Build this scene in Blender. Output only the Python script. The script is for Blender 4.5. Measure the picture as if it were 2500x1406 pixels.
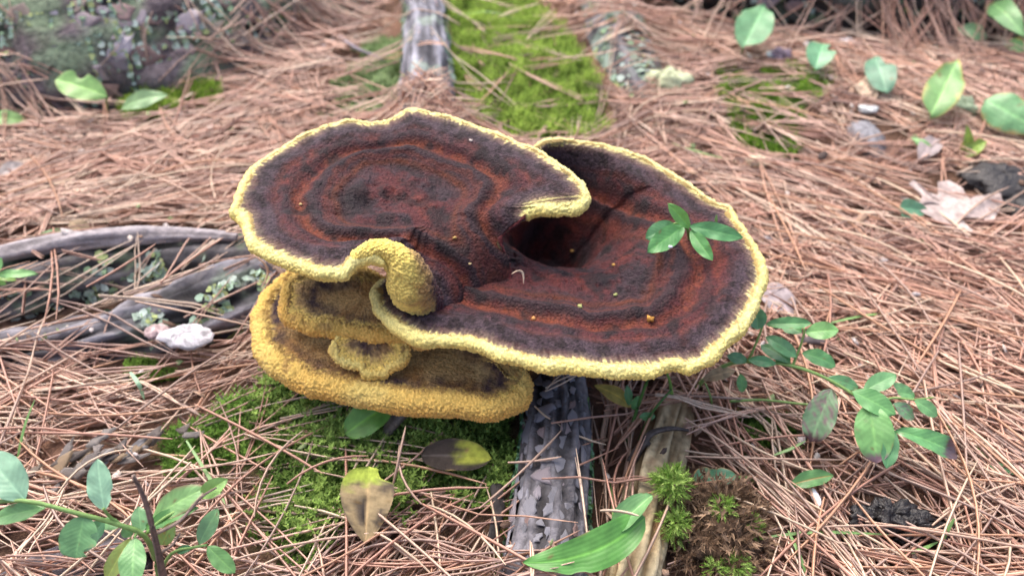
import bpy, math, random
import numpy as np
from mathutils import Vector, Matrix

random.seed(7)
rng = np.random.default_rng(11)
for o in list(bpy.data.objects):
    bpy.data.objects.remove(o)
scene = bpy.context.scene
COL = scene.collection

# ------------------------------------------------------------------ camera
CAM_H, PITCH, HFOV = 0.37, math.radians(42.0), math.radians(65.0)
F = 1250.0 / math.tan(HFOV / 2)            # focal length in photo pixels
cd = bpy.data.cameras.new('camera')
cam = bpy.data.objects.new('camera', cd)
COL.objects.link(cam)
scene.camera = cam
cam.location = (0, 0, CAM_H)
cam.rotation_euler = (math.pi / 2 - PITCH, 0, 0)
cd.sensor_width = 36.0
cd.angle = HFOV
cd.clip_start, cd.clip_end = 0.01, 500
cd.dof.use_dof = True
cd.dof.focus_distance = 0.375
cd.dof.aperture_fstop = 7.5

# ------------------------------------------------------------------ light
SUN_EL, SUN_AZ = math.radians(62), math.radians(-35)    # azimuth from +Y towards +X
world = bpy.data.worlds.new('World')
scene.world = world
world.use_nodes = True
wn = world.node_tree
wn.nodes.clear()
sky = wn.nodes.new('ShaderNodeTexSky')
sky.sky_type = 'NISHITA'
sky.sun_disc = False
sky.sun_elevation = SUN_EL
sky.sun_rotation = SUN_AZ
sky.air_density = 0.7
sky.dust_density = 6.0
sky.ozone_density = 0.6
bg = wn.nodes.new('ShaderNodeBackground')
bg.inputs['Strength'].default_value = 0.15
wo = wn.nodes.new('ShaderNodeOutputWorld')
wn.links.new(sky.outputs[0], bg.inputs[0])
wn.links.new(bg.outputs[0], wo.inputs[0])
sl = bpy.data.lights.new('sun', 'SUN')
sl.energy = 1.0
sl.angle = math.radians(70)
sl.color = (1.0, 0.96, 0.9)
sun = bpy.data.objects.new('sun', sl)
COL.objects.link(sun)
sd = Vector((math.sin(SUN_AZ) * math.cos(SUN_EL), math.cos(SUN_AZ) * math.cos(SUN_EL), math.sin(SUN_EL)))
sun.rotation_euler = sd.to_track_quat('Z', 'Y').to_euler()
sun.location = (0, 0, 3)
vs = scene.view_settings
vs.view_transform = 'Standard'
vs.look = 'None'
vs.exposure = 1.15
vs.gamma = 1.0
vs.use_curve_mapping = False
scene.render.engine = 'CYCLES'

# ------------------------------------------------------------------ noise
_perm = np.random.default_rng(5).permutation(256)
_perm = np.concatenate([_perm, _perm, _perm])
_g = np.random.default_rng(6).normal(size=(256, 3))
_g /= np.linalg.norm(_g, axis=1)[:, None]


def pn(p):
    p = np.asarray(p, float)
    i = np.floor(p).astype(int)
    f = p - i
    i &= 255
    u = f * f * f * (f * (f * 6 - 15) + 10)
    r = 0
    for a in (0, 1):
        for b in (0, 1):
            for c in (0, 1):
                h = _perm[_perm[_perm[(i[..., 0] + a) & 255] + ((i[..., 1] + b) & 255)] + ((i[..., 2] + c) & 255)]
                g = _g[h]
                d = g[..., 0] * (f[..., 0] - a) + g[..., 1] * (f[..., 1] - b) + g[..., 2] * (f[..., 2] - c)
                w = (u[..., 0] if a else 1 - u[..., 0]) * (u[..., 1] if b else 1 - u[..., 1]) * (u[..., 2] if c else 1 - u[..., 2])
                r = r + d * w
    return r * 1.6


def fbm(p, o=4):
    p = np.asarray(p, float)
    r, a = 0, 1.0
    for k in range(o):
        r = r + a * pn(p + k * 17.3)
        p = p * 2.03
        a *= 0.5
    return r / 1.6


def worley(p):
    p = np.asarray(p, float)
    i = np.floor(p).astype(int)
    best = np.full(p.shape[:-1], 9.0)
    for a in (-1, 0, 1):
        for b in (-1, 0, 1):
            for c in (-1, 0, 1):
                q = i + np.array([a, b, c])
                m = q & 255
                h = _perm[_perm[_perm[m[..., 0]] + m[..., 1]] + m[..., 2]]
                pt = q + 0.5 + 0.45 * _g[h]
                best = np.minimum(best, ((p - pt) ** 2).sum(-1))
    return np.sqrt(best)


def sstep(a, b, x):
    t = np.clip((x - a) / (b - a), 0, 1)
    return t * t * (3 - 2 * t)


def mix(a, b, t):
    return a + (b - a) * t


# ------------------------------------------------------------------ pixels to points
_c, _s = math.cos(PITCH), math.sin(PITCH)
FWD = np.array([0, _c, -_s])
UP = np.array([0, _s, _c])
CAMP = np.array([0, 0, CAM_H])


def at(px, py, z=0.0):
    d = np.array([(px - 1250) / F, 0, 0]) + UP * (703 - py) / F + FWD
    return CAMP + d * ((z - CAM_H) / d[2])


def proj(P):
    P = np.asarray(P, float) - CAMP
    dep = P @ FWD
    dep = np.where(np.abs(dep) < 1e-6, 1e-6, dep)
    return 1250 + F * P[..., 0] / dep, 703 - F * (P @ UP) / dep, dep


def inpoly(px, py, poly):
    poly = np.asarray(poly, float)
    r = np.zeros(px.shape, bool)
    n = len(poly)
    for k in range(n):
        x1, y1 = poly[k]
        x2, y2 = poly[(k + 1) % n]
        if y1 == y2:
            continue
        c = ((y1 > py) != (y2 > py)) & (px < (x2 - x1) * (py - y1) / (y2 - y1) + x1)
        r ^= c
    return r


# ------------------------------------------------------------------ mesh helpers
def mesh(name, V, faces, cols=None, attrs=None, smooth=True):
    """faces: list of int arrays (n,3) / (n,4)"""
    me = bpy.data.meshes.new(name)
    V = np.ascontiguousarray(V, dtype=np.float32)
    if isinstance(faces, np.ndarray):
        faces = [faces]
    faces = [np.asarray(f, np.int32) for f in faces if len(f)]
    li = np.concatenate([f.ravel() for f in faces])
    lt = np.concatenate([np.full(len(f), f.shape[1], np.int32) for f in faces])
    ls = np.concatenate([[0], np.cumsum(lt)[:-1]]).astype(np.int32)
    me.vertices.add(len(V))
    me.vertices.foreach_set('co', V.ravel())
    me.loops.add(len(li))
    me.loops.foreach_set('vertex_index', li)
    me.polygons.add(len(lt))
    me.polygons.foreach_set('loop_start', ls)
    me.polygons.foreach_set('loop_total', lt)
    if smooth:
        me.polygons.foreach_set('use_smooth', np.ones(len(lt), bool))
    if cols is not None:
        c = np.ones((len(V), 4), np.float32)
        c[:, :3] = np.clip(cols, 0, 1)
        a = me.color_attributes.new('Col', 'FLOAT_COLOR', 'POINT')
        a.data.foreach_set('color', c.ravel())
    for k, v in (attrs or {}).items():
        a = me.attributes.new(k, 'FLOAT', 'POINT')
        a.data.foreach_set('value', np.ascontiguousarray(v, dtype=np.float32))
    me.update(calc_edges=True)
    return me


def link(name, me, mat=None, parent=None, loc=None):
    o = bpy.data.objects.new(name, me)
    COL.objects.link(o)
    if mat is not None and me is not None:
        if not me.materials:
            me.materials.append(mat)
    if parent is not None:
        o.parent = parent
    if loc is not None:
        o.location = loc
    return o


def tag(o, label=None, cat=None, group=None, kind=None):
    if label: o['label'] = label
    if cat: o['category'] = cat
    if group: o['group'] = group
    if kind: o['kind'] = kind
    return o


def empty(name, loc, label, cat, group=None):
    o = bpy.data.objects.new(name, None)
    COL.objects.link(o)
    o.location = loc
    o.empty_display_size = 0.01
    return tag(o, label, cat, group)


def grid_faces(nu, nv, closed=True, off=0):
    """nu rings-points (closed direction) x nv"""
    iu = np.arange(nu if closed else nu - 1)
    iv = np.arange(nv - 1)
    a, b = np.meshgrid(iu, iv, indexing='ij')
    a2 = (a + 1) % nu
    f = np.stack([a * nv + b, a2 * nv + b, a2 * nv + b + 1, a * nv + b + 1], -1).reshape(-1, 4)
    return f + off


def catmull(P, n, closed=False):
    P = np.asarray(P, float)
    k = len(P)
    t = np.linspace(0, k if closed else k - 1, 60 * k, endpoint=not closed)
    i = np.floor(t).astype(int)
    if not closed:
        i = np.minimum(i, k - 2)
    f = (t - i)[:, None]
    g = (lambda j: P[j % k]) if closed else (lambda j: P[np.clip(j, 0, k - 1)])
    p0, p1, p2, p3 = g(i - 1), g(i), g(i + 1), g(i + 2)
    Q = 0.5 * ((2 * p1) + (-p0 + p2) * f + (2 * p0 - 5 * p1 + 4 * p2 - p3) * f ** 2 + (-p0 + 3 * p1 - 3 * p2 + p3) * f ** 3)
    seg = np.linalg.norm(np.diff(Q[:, :3], axis=0, append=Q[:1, :3] if closed else Q[-1:, :3]), axis=1)
    cum = np.concatenate([[0], np.cumsum(seg)])
    tot = cum[-1]
    s = np.linspace(0, tot, n, endpoint=not closed)
    Qx = np.vstack([Q, Q[:1] if closed else Q[-1:]])
    return np.stack([np.interp(s, cum, Qx[:, c]) for c in range(Q.shape[1])], 1)


def frames(P):
    T = np.gradient(P, axis=0)
    T /= np.linalg.norm(T, axis=1)[:, None] + 1e-12
    ref = np.array([0, 0, 1.0])
    S = np.cross(T, ref)
    nrm = np.linalg.norm(S, axis=1)[:, None]
    S = np.where(nrm < 0.15, np.cross(T, np.array([1.0, 0, 0])), S)
    S /= np.linalg.norm(S, axis=1)[:, None]
    N = np.cross(S, T)
    return T, S, N


def tube(P, R, sides=10, cap=True):
    P = np.asarray(P, float)
    R = np.broadcast_to(np.asarray(R, float), (len(P),))
    T, S, N = frames(P)
    a = np.linspace(0, 2 * math.pi, sides, endpoint=False)
    V = P[None] + (np.cos(a)[:, None, None] * S[None] + np.sin(a)[:, None, None] * N[None]) * R[None, :, None]
    V = V.reshape(-1, 3)
    n = len(P)
    f = [grid_faces(sides, n)]
    if cap:
        V = np.vstack([V, P[0], P[-1]])
        k = np.arange(sides)
        i0, i1 = len(V) - 2, len(V) - 1
        f.append(np.stack([np.full(sides, i0), ((k + 1) % sides) * n, k * n], 1))
        f.append(np.stack([np.full(sides, i1), k * n + n - 1, ((k + 1) % sides) * n + n - 1], 1))
    return V, f


# ------------------------------------------------------------------ materials
MATS = {}


def mat(name, rough=0.7, spec=0.4, noise=900, nstr=0.25, bump=0.3, bscale=900, bdist=0.0006, sheen=0.0, trans=0.0, col=None,
        ramp=None, attr_bump=None, coat=0.0, stretch=None):
    m = bpy.data.materials.new(name)
    m.use_nodes = True
    nt = m.node_tree
    nt.nodes.clear()
    N = nt.nodes.new
    L = nt.links.new
    out = N('ShaderNodeOutputMaterial')
    b = N('ShaderNodeBsdfPrincipled')
    b.inputs['Roughness'].default_value = rough
    b.inputs['Specular IOR Level'].default_value = spec
    if sheen:
        b.inputs['Sheen Weight'].default_value = sheen
        b.inputs['Sheen Roughness'].default_value = 0.5
    if coat:
        b.inputs['Coat Weight'].default_value = coat
        b.inputs['Coat Roughness'].default_value = 0.2
    tc = N('ShaderNodeTexCoord')
    src = tc.outputs['Object']
    if stretch:
        mp = N('ShaderNodeMapping')
        mp.inputs['Scale'].default_value = stretch
        L(src, mp.inputs[0])
        src = mp.outputs[0]
    if ramp:
        oi = N('ShaderNodeObjectInfo')
        cr = N('ShaderNodeValToRGB')
        cr.color_ramp.elements[0].position = 0
        cr.color_ramp.elements[0].color = (*ramp[0], 1)
        cr.color_ramp.elements[1].position = 1
        cr.color_ramp.elements[1].color = (*ramp[-1], 1)
        for k in range(1, len(ramp) - 1):
            e = cr.color_ramp.elements.new(k / (len(ramp) - 1))
            e.color = (*ramp[k], 1)
        L(oi.outputs['Random'], cr.inputs[0])
        c = cr.outputs[0]
    elif col is not None:
        rgb = N('ShaderNodeRGB')
        rgb.outputs[0].default_value = (*col, 1)
        c = rgb.outputs[0]
    else:
        at_ = N('ShaderNodeAttribute')
        at_.attribute_name = 'Col'
        c = at_.outputs['Color']
    nz = N('ShaderNodeTexNoise')
    nz.inputs['Scale'].default_value = noise
    nz.inputs['Detail'].default_value = 4
    L(src, nz.inputs['Vector'])
    mr = N('ShaderNodeMapRange')
    mr.inputs[1].default_value = 0.25
    mr.inputs[2].default_value = 0.75
    mr.inputs[3].default_value = 1 - nstr
    mr.inputs[4].default_value = 1 + nstr
    L(nz.outputs['Fac'], mr.inputs[0])
    mx = N('ShaderNodeMix')
    mx.data_type = 'RGBA'
    mx.blend_type = 'MULTIPLY'
    mx.inputs[0].default_value = 1.0
    L(c, mx.inputs[6])
    L(mr.outputs[0], mx.inputs[7])
    L(mx.outputs[2], b.inputs['Base Color'])
    nb = N('ShaderNodeTexNoise')
    nb.inputs['Scale'].default_value = bscale
    nb.inputs['Detail'].default_value = 5
    L(src, nb.inputs['Vector'])
    bp = N('ShaderNodeBump')
    bp.inputs['Strength'].default_value = bump
    bp.inputs['Distance'].default_value = bdist
    L(nb.outputs['Fac'], bp.inputs['Height'])
    last = bp
    if attr_bump:
        a2 = N('ShaderNodeAttribute')
        a2.attribute_name = attr_bump
        sn = N('ShaderNodeMath')
        sn.operation = 'SINE'
        L(a2.outputs['Fac'], sn.inputs[0])
        bp2 = N('ShaderNodeBump')
        bp2.inputs['Strength'].default_value = 0.075
        bp2.inputs['Distance'].default_value = 0.0005
        L(sn.outputs[0], bp2.inputs['Height'])
        L(bp.outputs[0], bp2.inputs['Normal'])
        last = bp2
    L(last.outputs[0], b.inputs['Normal'])
    sh = b.outputs[0]
    if trans:
        tr = N('ShaderNodeBsdfTranslucent')
        L(mx.outputs[2], tr.inputs[0])
        ms = N('ShaderNodeMixShader')
        ms.inputs[0].default_value = trans
        L(sh, ms.inputs[1])
        L(tr.outputs[0], ms.inputs[2])
        sh = ms.outputs[0]
    L(sh, out.inputs['Surface'])
    MATS[name] = m
    return m


M_GROUND = mat('humus', 0.95, 0.15, 220, 0.5, 0.8, 500, 0.003)
M_NEEDLE = mat('needle', 0.42, 0.5, 500, 0.22, 0.0)
M_NEEDLE1 = mat('needle_single', 0.42, 0.5, 300, 0.2, 0.0,
                ramp=[(0.30, 0.12, 0.07), (0.42, 0.22, 0.13), (0.36, 0.16, 0.10), (0.50, 0.31, 0.19), (0.33, 0.14, 0.08)])
M_CAP = mat('velvet_cap', 0.68, 0.28, 650, 0.55, 1.0, 800, 0.0018)
M_MARGIN = mat('yellow_margin', 0.95, 0.1, 1600, 0.16, 0.7, 1800, 0.0007, sheen=0.15)
M_PORE = mat('pore_layer', 0.9, 0.2, 900, 0.5, 1.0, 1100, 0.0012)
M_LEAF = mat('leaf', 0.38, 0.55, 260, 0.16, 0.15, 500, 0.0004, trans=0.22, attr_bump='vp')
M_LEAFWET = mat('leaf_wet', 0.15, 0.7, 260, 0.16, 0.3, 300, 0.0006, trans=0.15, attr_bump='vp')
M_DRY = mat('leaf_dry', 0.8, 0.25, 300, 0.3, 0.5, 400, 0.0008, trans=0.1, attr_bump='vp')
M_STEM = mat('green_stem', 0.5, 0.4, 400, 0.2, 0.2)
M_MOSS = mat('moss_shoots', 0.75, 0.25, 300, 0.25, 0.0, trans=0.25)
M_WOOD = mat('grey_wood', 0.75, 0.3, 160, 0.35, 0.7, 350, 0.0016)
M_BARK = mat('bark_core', 0.85, 0.25, 200, 0.45, 0.9, 260, 0.003)
M_FLAKE = mat('bark_flake', 0.7, 0.35, 180, 0.35, 0.6, 420, 0.0012,
              ramp=[(0.17, 0.14, 0.15), (0.34, 0.31, 0.36), (0.24, 0.15, 0.13), (0.48, 0.46, 0.53), (0.32, 0.21, 0.19), (0.22, 0.25, 0.21)])
M_FLAKE2 = mat('bark_plate', 0.7, 0.35, 300, 0.35, 0.6, 600, 0.001,
               ramp=[(0.17, 0.17, 0.195), (0.27, 0.27, 0.31), (0.21, 0.21, 0.235), (0.34, 0.34, 0.40), (0.23, 0.155, 0.145)])
M_OLD = mat('weathered_chip', 0.8, 0.25, 300, 0.5, 0.6, 500, 0.001,
            ramp=[(0.16, 0.12, 0.08), (0.26, 0.25, 0.26), (0.30, 0.22, 0.14), (0.20, 0.20, 0.21), (0.34, 0.31, 0.30), (0.12, 0.10, 0.09)])
M_LICHEN = mat('lichen', 0.9, 0.1, 400, 0.3, 0.5, 900, 0.001)
M_ROT = mat('rotten_wood', 0.85, 0.25, 250, 0.35, 0.7, 400, 0.0014)
M_BLACK = mat('wet_rot', 0.35, 0.5, 300, 0.5, 0.9, 500, 0.0016, col=(0.022, 0.02, 0.021))
M_TWIG = mat('twig', 0.8, 0.3, 400, 0.4, 0.6, 700, 0.0008)
M_CRUMB = mat('crumb', 0.8, 0.3, 900, 0.3, 0.6, 1200, 0.0005)

# ------------------------------------------------------------------ regions of the floor, in photo pixels
MOSS_BACK = [(1080, -40), (1240, -40), (1370, 70), (1450, 190), (1490, 320), (1440, 360), (1250, 350), (1100, 290), (1085, 160)]
MOSS_RIGHT = [(1760, 170), (1850, 215), (1950, 170), (2030, 170), (2010, 240), (1960, 260), (1960, 390), (1880, 410), (1800, 390), (1770, 290)]
MOSS_FRONT = [(700, 930), (840, 980), (1000, 1010), (1240, 1010), (1250, 1160), (1180, 1250), (1040, 1180), (960, 1260), (820, 1300), (740, 1406), (640, 1300),
              (660, 1150), (600, 1080), (640, 960)]
MOSS_LEFT = [(400, 1060), (520, 1040), (640, 960), (690, 940), (680, 1100), (540, 1160), (420, 1180)]
MOSS_LOG = [(290, 270), (420, 225), (530, 215), (540, 260), (420, 285), (310, 310)]
MOSS_GREYL = [(820, 240), (900, 130), (980, 90), (990, 260), (900, 290), (780, 300)]
MOSS_RFRONT = [(1800, 1020), (1960, 1030), (1960, 1090), (1860, 1120), (1800, 1080)]
MOSS_MID = [(300, 890), (420, 890), (440, 930), (330, 950)]


def H(x, y):
    x = np.asarray(x, float)
    y = np.asarray(y, float)
    z = np.zeros(np.shape(x))
    P = np.stack([x * 6, y * 6, z], -1)
    h = 0.006 * fbm(P, 3)
    for (px, py, r, a) in ((1250, 190, 0.11, 0.016), (1880, 300, 0.07, 0.008), (850, 1120, 0.07, 0.006), (1330, 1000, 0.05, 0.008)):
        c = at(px, py)
        h = h + a * np.exp(-((x - c[0]) ** 2 + (y - c[1]) ** 2) / r ** 2)
    d = np.sqrt(x ** 2 + (y - 0.5) ** 2)
    h = h + 0.02 * np.clip(d - 1.2, 0, 3) * pn(np.stack([x * .8, y * .8, z + 3], -1))
    return h


def gat(px, py, dz=0.0):
    """ground point under a pixel"""
    z = 0.0
    for _ in range(6):
        p = at(px, py, z)
        z = float(H(p[0], p[1])) + dz
    return at(px, py, z)


# ------------------------------------------------------------------ ground
gx = np.concatenate([-np.geomspace(30, 1.45, 14), np.linspace(-1.4, 1.4, 240), np.geomspace(1.45, 30, 14)])
gy = np.concatenate([-np.geomspace(30, 0.45, 14), np.linspace(-0.4, 1.8, 200), np.geomspace(1.85, 40, 14)])
X, Y = np.meshgrid(gx, gy, indexing='ij')
Z = H(X, Y) + 0.003 * fbm(np.stack([X * 60, Y * 60, 0 * X], -1), 3)
gv = np.stack([X, Y, Z], -1).reshape(-1, 3)
gcol = mix(np.array([0.10, 0.06, 0.042]), np.array([0.24, 0.14, 0.10]), sstep(-.4, .5, fbm(gv * 25, 3))[:, None])
ppx, ppy, dep = proj(gv)
for poly in (MOSS_BACK, MOSS_RIGHT, MOSS_FRONT, MOSS_LEFT, MOSS_LOG, MOSS_GREYL, MOSS_RFRONT):
    k = inpoly(ppx, ppy, poly) & (dep > 0.05)
    gcol[k] = np.array([0.05, 0.07, 0.02])
ground = link('forest_ground', mesh('forest_ground', gv, grid_faces(len(gx), len(gy), closed=False), gcol), M_GROUND)
tag(ground, 'dark humus forest floor under the fallen pine needles', 'ground', kind='structure')


# ------------------------------------------------------------------ roots and logs
ROOTCAPS = []      # (points, radius) used to lay needles over them


def px_path(pts):
    """(px,py,height of ridge above ground)"""
    return np.array([gat(p[0], p[1], p[2]) for p in pts])


def woody(path, radii, n, sides, groove, lump, gk=5.0, seed=0.0):
    """world path -> displaced tube; returns V, faces, (t, ang), P, frames, R"""
    P = catmull(np.hstack([path, np.array(radii)[:, None]]), n)
    R = P[:, 3]
    P = P[:, :3]
    T, S, N = frames(P)
    a = np.linspace(0, 2 * math.pi, sides, endpoint=False)
    ln = np.concatenate([[0], np.cumsum(np.linalg.norm(np.diff(P, axis=0), axis=1))])
    A, Ln = np.meshgrid(a, ln, indexing='ij')
    q = np.stack([np.cos(A) * gk, np.sin(A) * gk, Ln * 14 + seed], -1)
    q2 = np.stack([np.cos(A) * 1.3, np.sin(A) * 1.3, Ln * 22 + seed], -1)
    g1 = fbm(q, 4)
    g2 = fbm(q2, 3)
    rr = R[None] * (1 + groove * g1 + lump * g2)
    V = P[None] + (np.cos(A)[..., None] * S[None] + np.sin(A)[..., None] * N[None]) * rr[..., None]
    V = V.reshape(-1, 3)
    f = [grid_faces(sides, n)]
    V = np.vstack([V, P[0], P[-1]])
    k = np.arange(sides)
    f.append(np.stack([np.full(sides, len(V) - 2), ((k + 1) % sides) * n, k * n], 1))
    f.append(np.stack([np.full(sides, len(V) - 1), k * n + n - 1, ((k + 1) % sides) * n + n - 1], 1))
    g1 = np.append(g1.ravel(), [0, 0])
    g2 = np.append(g2.ravel(), [0, 0])
    ang = np.append(A.ravel(), [0, 0])
    return V, f, g1, g2, ang, P, R, (T, S, N)


def flake_mesh(name, L, W, th, k=9, seed=0):
    r = np.random.default_rng(seed)
    a = np.sort(r.uniform(0, 2 * math.pi, k) * 0.35 + np.linspace(0, 2 * math.pi, k, endpoint=False))
    rad = r.uniform(0.55, 1.15, k)
    o = np.stack([np.cos(a) * L / 2 * rad, np.sin(a) * W / 2 * rad], 1)
    lay = []
    for sc, z in ((1.06, -th), (1.0, th * 0.55), (0.72, th * 0.95)):
        zz = z + r.uniform(-.18, .18, k) * th
        lay.append(np.column_stack([o * sc, zz]))
    V = np.vstack(lay + [[[0, 0, th * 0.9]]])
    f4 = []
    for j in range(2):
        for i in range(k):
            i2 = (i + 1) % k
            f4.append((j * k + i, j * k + i2, (j + 1) * k + i2, (j + 1) * k + i))
    f3 = [(2 * k + i, 2 * k + (i + 1) % k, 3 * k) for i in range(k)]
    return mesh(name, V, [np.array(f4), np.array(f3)], smooth=False)


FLAKES = [flake_mesh('bark_flake', 1.0, 0.62, 0.045, 11, s) for s in range(10)]


def put_flakes(parent, org, P, R, fr, n, size, arc, tr, m, name='bark_flake', over=1.0, seed=3, pack=.85):
    r = np.random.default_rng(seed)
    T, S, N = fr
    pts = []
    tries = 0
    while len(pts) < n and tries < n * 40:
        tries += 1
        i = int(r.uniform(tr[0], tr[1]) * (len(P) - 1))
        a = r.uniform(*arc)
        nrm = S[i] * math.cos(a) + N[i] * math.sin(a)
        p = P[i] + nrm * R[i] * over
        s = size * r.uniform(0.55, 1.5)
        if any(np.linalg.norm(p - q) < 0.42 * (s + sq) * pack for q, sq in pts):
            continue
        pts.append((p, s))
        me = FLAKES[r.integers(len(FLAKES))]
        o = link(name, me, None, parent)
        if not o.data.materials:
            o.data.materials.append(m)
        o.material_slots[0].link = 'OBJECT'
        o.material_slots[0].material = m
        ax = T[i]
        by = np.cross(nrm, ax)
        M3 = Matrix(((ax[0], by[0], nrm[0]), (ax[1], by[1], nrm[1]), (ax[2], by[2], nrm[2])))
        tilt = Matrix.Rotation(r.normal(0, .12), 3, 'Y') @ Matrix.Rotation(r.normal(0, .12), 3, 'X') @ Matrix.Rotation(r.normal(0, .35), 3, 'Z')
        sc = Matrix.Diagonal((s, s * r.uniform(.8, 1.3), s * r.uniform(.7, 1.2)))
        M4 = (M3 @ tilt @ sc).to_4x4()
        M4.translation = Vector(p - org)
        o.matrix_basis = M4


def lichen_stuff(name, parent, org, pts, nrms, size, cols, seed=1):
    """crinkled little rosettes"""
    r = np.random.default_rng(seed)
    k = 7
    V, Fc, C = [], [], []
    for i, (p, n) in enumerate(zip(pts, nrms)):
        n = n / np.linalg.norm(n)
        t = np.cross(n, [0.3, 0.9, 0.2])
        t /= np.linalg.norm(t)
        b = np.cross(n, t)
        s = size * r.uniform(.4, 1.4)
        a = np.linspace(0, 2 * math.pi, k, endpoint=False) + r.uniform(0, 6)
        rad = s * r.uniform(.5, 1.1, k)
        ring = p + (np.cos(a) * rad)[:, None] * t + (np.sin(a) * rad)[:, None] * b + n * (r.uniform(-.1, .7, k) * s * .6)[:, None]
        base = len(V) * 1
        o = i * (k + 1)
        V.append(np.vstack([ring, p + n * s * .15]))
        Fc.append(np.array([(o + j, o + (j + 1) % k, o + k) for j in range(k)]))
        C.append(np.repeat((cols[r.integers(len(cols))] * r.uniform(.75, 1.2))[None], k + 1, 0))
    me = mesh(name, np.vstack(V) - org, [np.vstack(Fc)], np.vstack(C))
    o = link(name, me, M_LICHEN, parent)
    o['kind'] = 'stuff'
    return o


LICH = np.array([[0.30, 0.42, 0.33], [0.36, 0.46, 0.38], [0.24, 0.36, 0.22], [0.34, 0.40, 0.18], [0.40, 0.48, 0.44]])


def scatter_lichen(parent, org, P, R, fr, n, size, arc, tr, seed, clump=9.0, thr=0.0, cols=LICH):
    r = np.random.default_rng(seed)
    T, S, N = fr
    i = (r.uniform(tr[0], tr[1], n * 5) * (len(P) - 1)).astype(int)
    a = r.uniform(arc[0], arc[1], n * 5)[:, None]
    nn = S[i] * np.cos(a) + N[i] * np.sin(a)
    p = P[i] + nn * R[i][:, None] * 1.0
    k = np.where(fbm(p * clump * 4, 2) > thr)[0][:n]
    pts, nr = p[k], nn[k] + r.normal(0, .25, (len(k), 3))
    return lichen_stuff('lichen', parent, org, pts, nr, size, cols, seed)


# big bark covered log at the back left
path = np.array([(-1.5, 0.69, -0.04), (-0.95, 0.735, -0.035), (-0.62, 0.755, -0.03), (-0.40, 0.79, -0.03), (-0.285, 0.875, -0.02), (-0.25, 1.06, 0.0), (-0.24, 1.4, 0.02)])
V, f, g1, g2, ang, P, R, fr = woody(path, [.165, .16, .155, .14, .11, .11, .11], 260, 90, 0.10, 0.10, 6)
org = np.array([-0.6, 0.8, 0.0])
C = mix(np.array([0.045, 0.035, 0.035]), np.array([0.22, 0.18, 0.19]), sstep(-.4, .5, g1)[:, None])
C = mix(C, np.array([0.24, 0.33, 0.20]), (sstep(-.1, .3, fbm(V * 30, 3)) * .75)[:, None])
log_l = empty('fallen_log', org, 'thick fallen log with flaking purplish bark and pale green lichen', 'log')
link('bark', mesh('bark', V - org, f, C), M_BARK, log_l)
put_flakes(log_l, org, P, R, fr, 298, 0.024, (.0, 1.35), (0.46, 0.80), M_FLAKE, over=1.0, seed=4, pack=.5)
scatter_lichen(log_l, org, P, R, fr, 9500, 0.0034, (-.3, 1.6), (0.44, 0.85), 5, thr=-.08, clump=9.0)
ROOTCAPS.append((P, R))

# log / trunk foot at the back right
path = np.array([(0.10, 1.06, 0.03), (0.22, 0.955, 0.04), (0.36, 0.905, 0.05), (0.52, 0.92, 0.05), (0.75, 1.05, 0.06), (1.1, 1.35, 0.06)])
V, f, g1, g2, ang, P, R, fr = woody(path, [.05, .085, .105, .11, .12, .12], 180, 80, 0.12, 0.12, 6, 7.0)
org = np.array([0.5, 1.0, 0.0])
C = mix(np.array([0.03, 0.025, 0.025]), np.array([0.10, 0.09, 0.09]), sstep(-.4, .5, g1)[:, None])
C = mix(C, np.array([0.11, 0.17, 0.13]), (sstep(-.1, .4, fbm(V * 25, 3)) * .7)[:, None])
log_r = empty('trunk_foot', org, 'dark foot of a trunk crusted with grey green lichen', 'trunk')
link('bark', mesh('bark', V - org, f, C), M_BARK, log_r)
put_flakes(log_r, org, P, R, fr, 90, 0.03, (-.3, 1.4), (0.1, 0.75), M_FLAKE, seed=9)
scatter_lichen(log_r, org, P, R, fr, 2600, 0.005, (-.6, math.pi + .6), (0.05, 0.8), 6, thr=-.05, cols=LICH * np.array([.7, .78, .78]))
ROOTCAPS.append((P, R))


def root(name, label, pts, radii, n, sides, groove, lump, gk, colA, colB, m, lich=None, seed=0.0, cat='root'):
    path = px_path(pts)
    path[:, 2] -= np.array(radii)
    V, f, g1, g2, ang, P, R, fr = woody(path, radii, n, sides, groove, lump, gk, seed)
    org = P[len(P) // 2] * np.array([1, 1, 0])
    C = mix(np.array(colA), np.array(colB), sstep(-.35, .45, g1)[:, None])
    if lich is not None:
        k = sstep(lich[1], lich[1] + .3, fbm(V * lich[2], 3)) * lich[3]
        C = mix(C, np.array(lich[0]), k[:, None])
    e = empty(name, org, label, cat)
    link('wood', mesh('wood', V - org, f, C), m, e)
    ROOTCAPS.append((P, R))
    return e, org, P, R, fr


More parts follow.
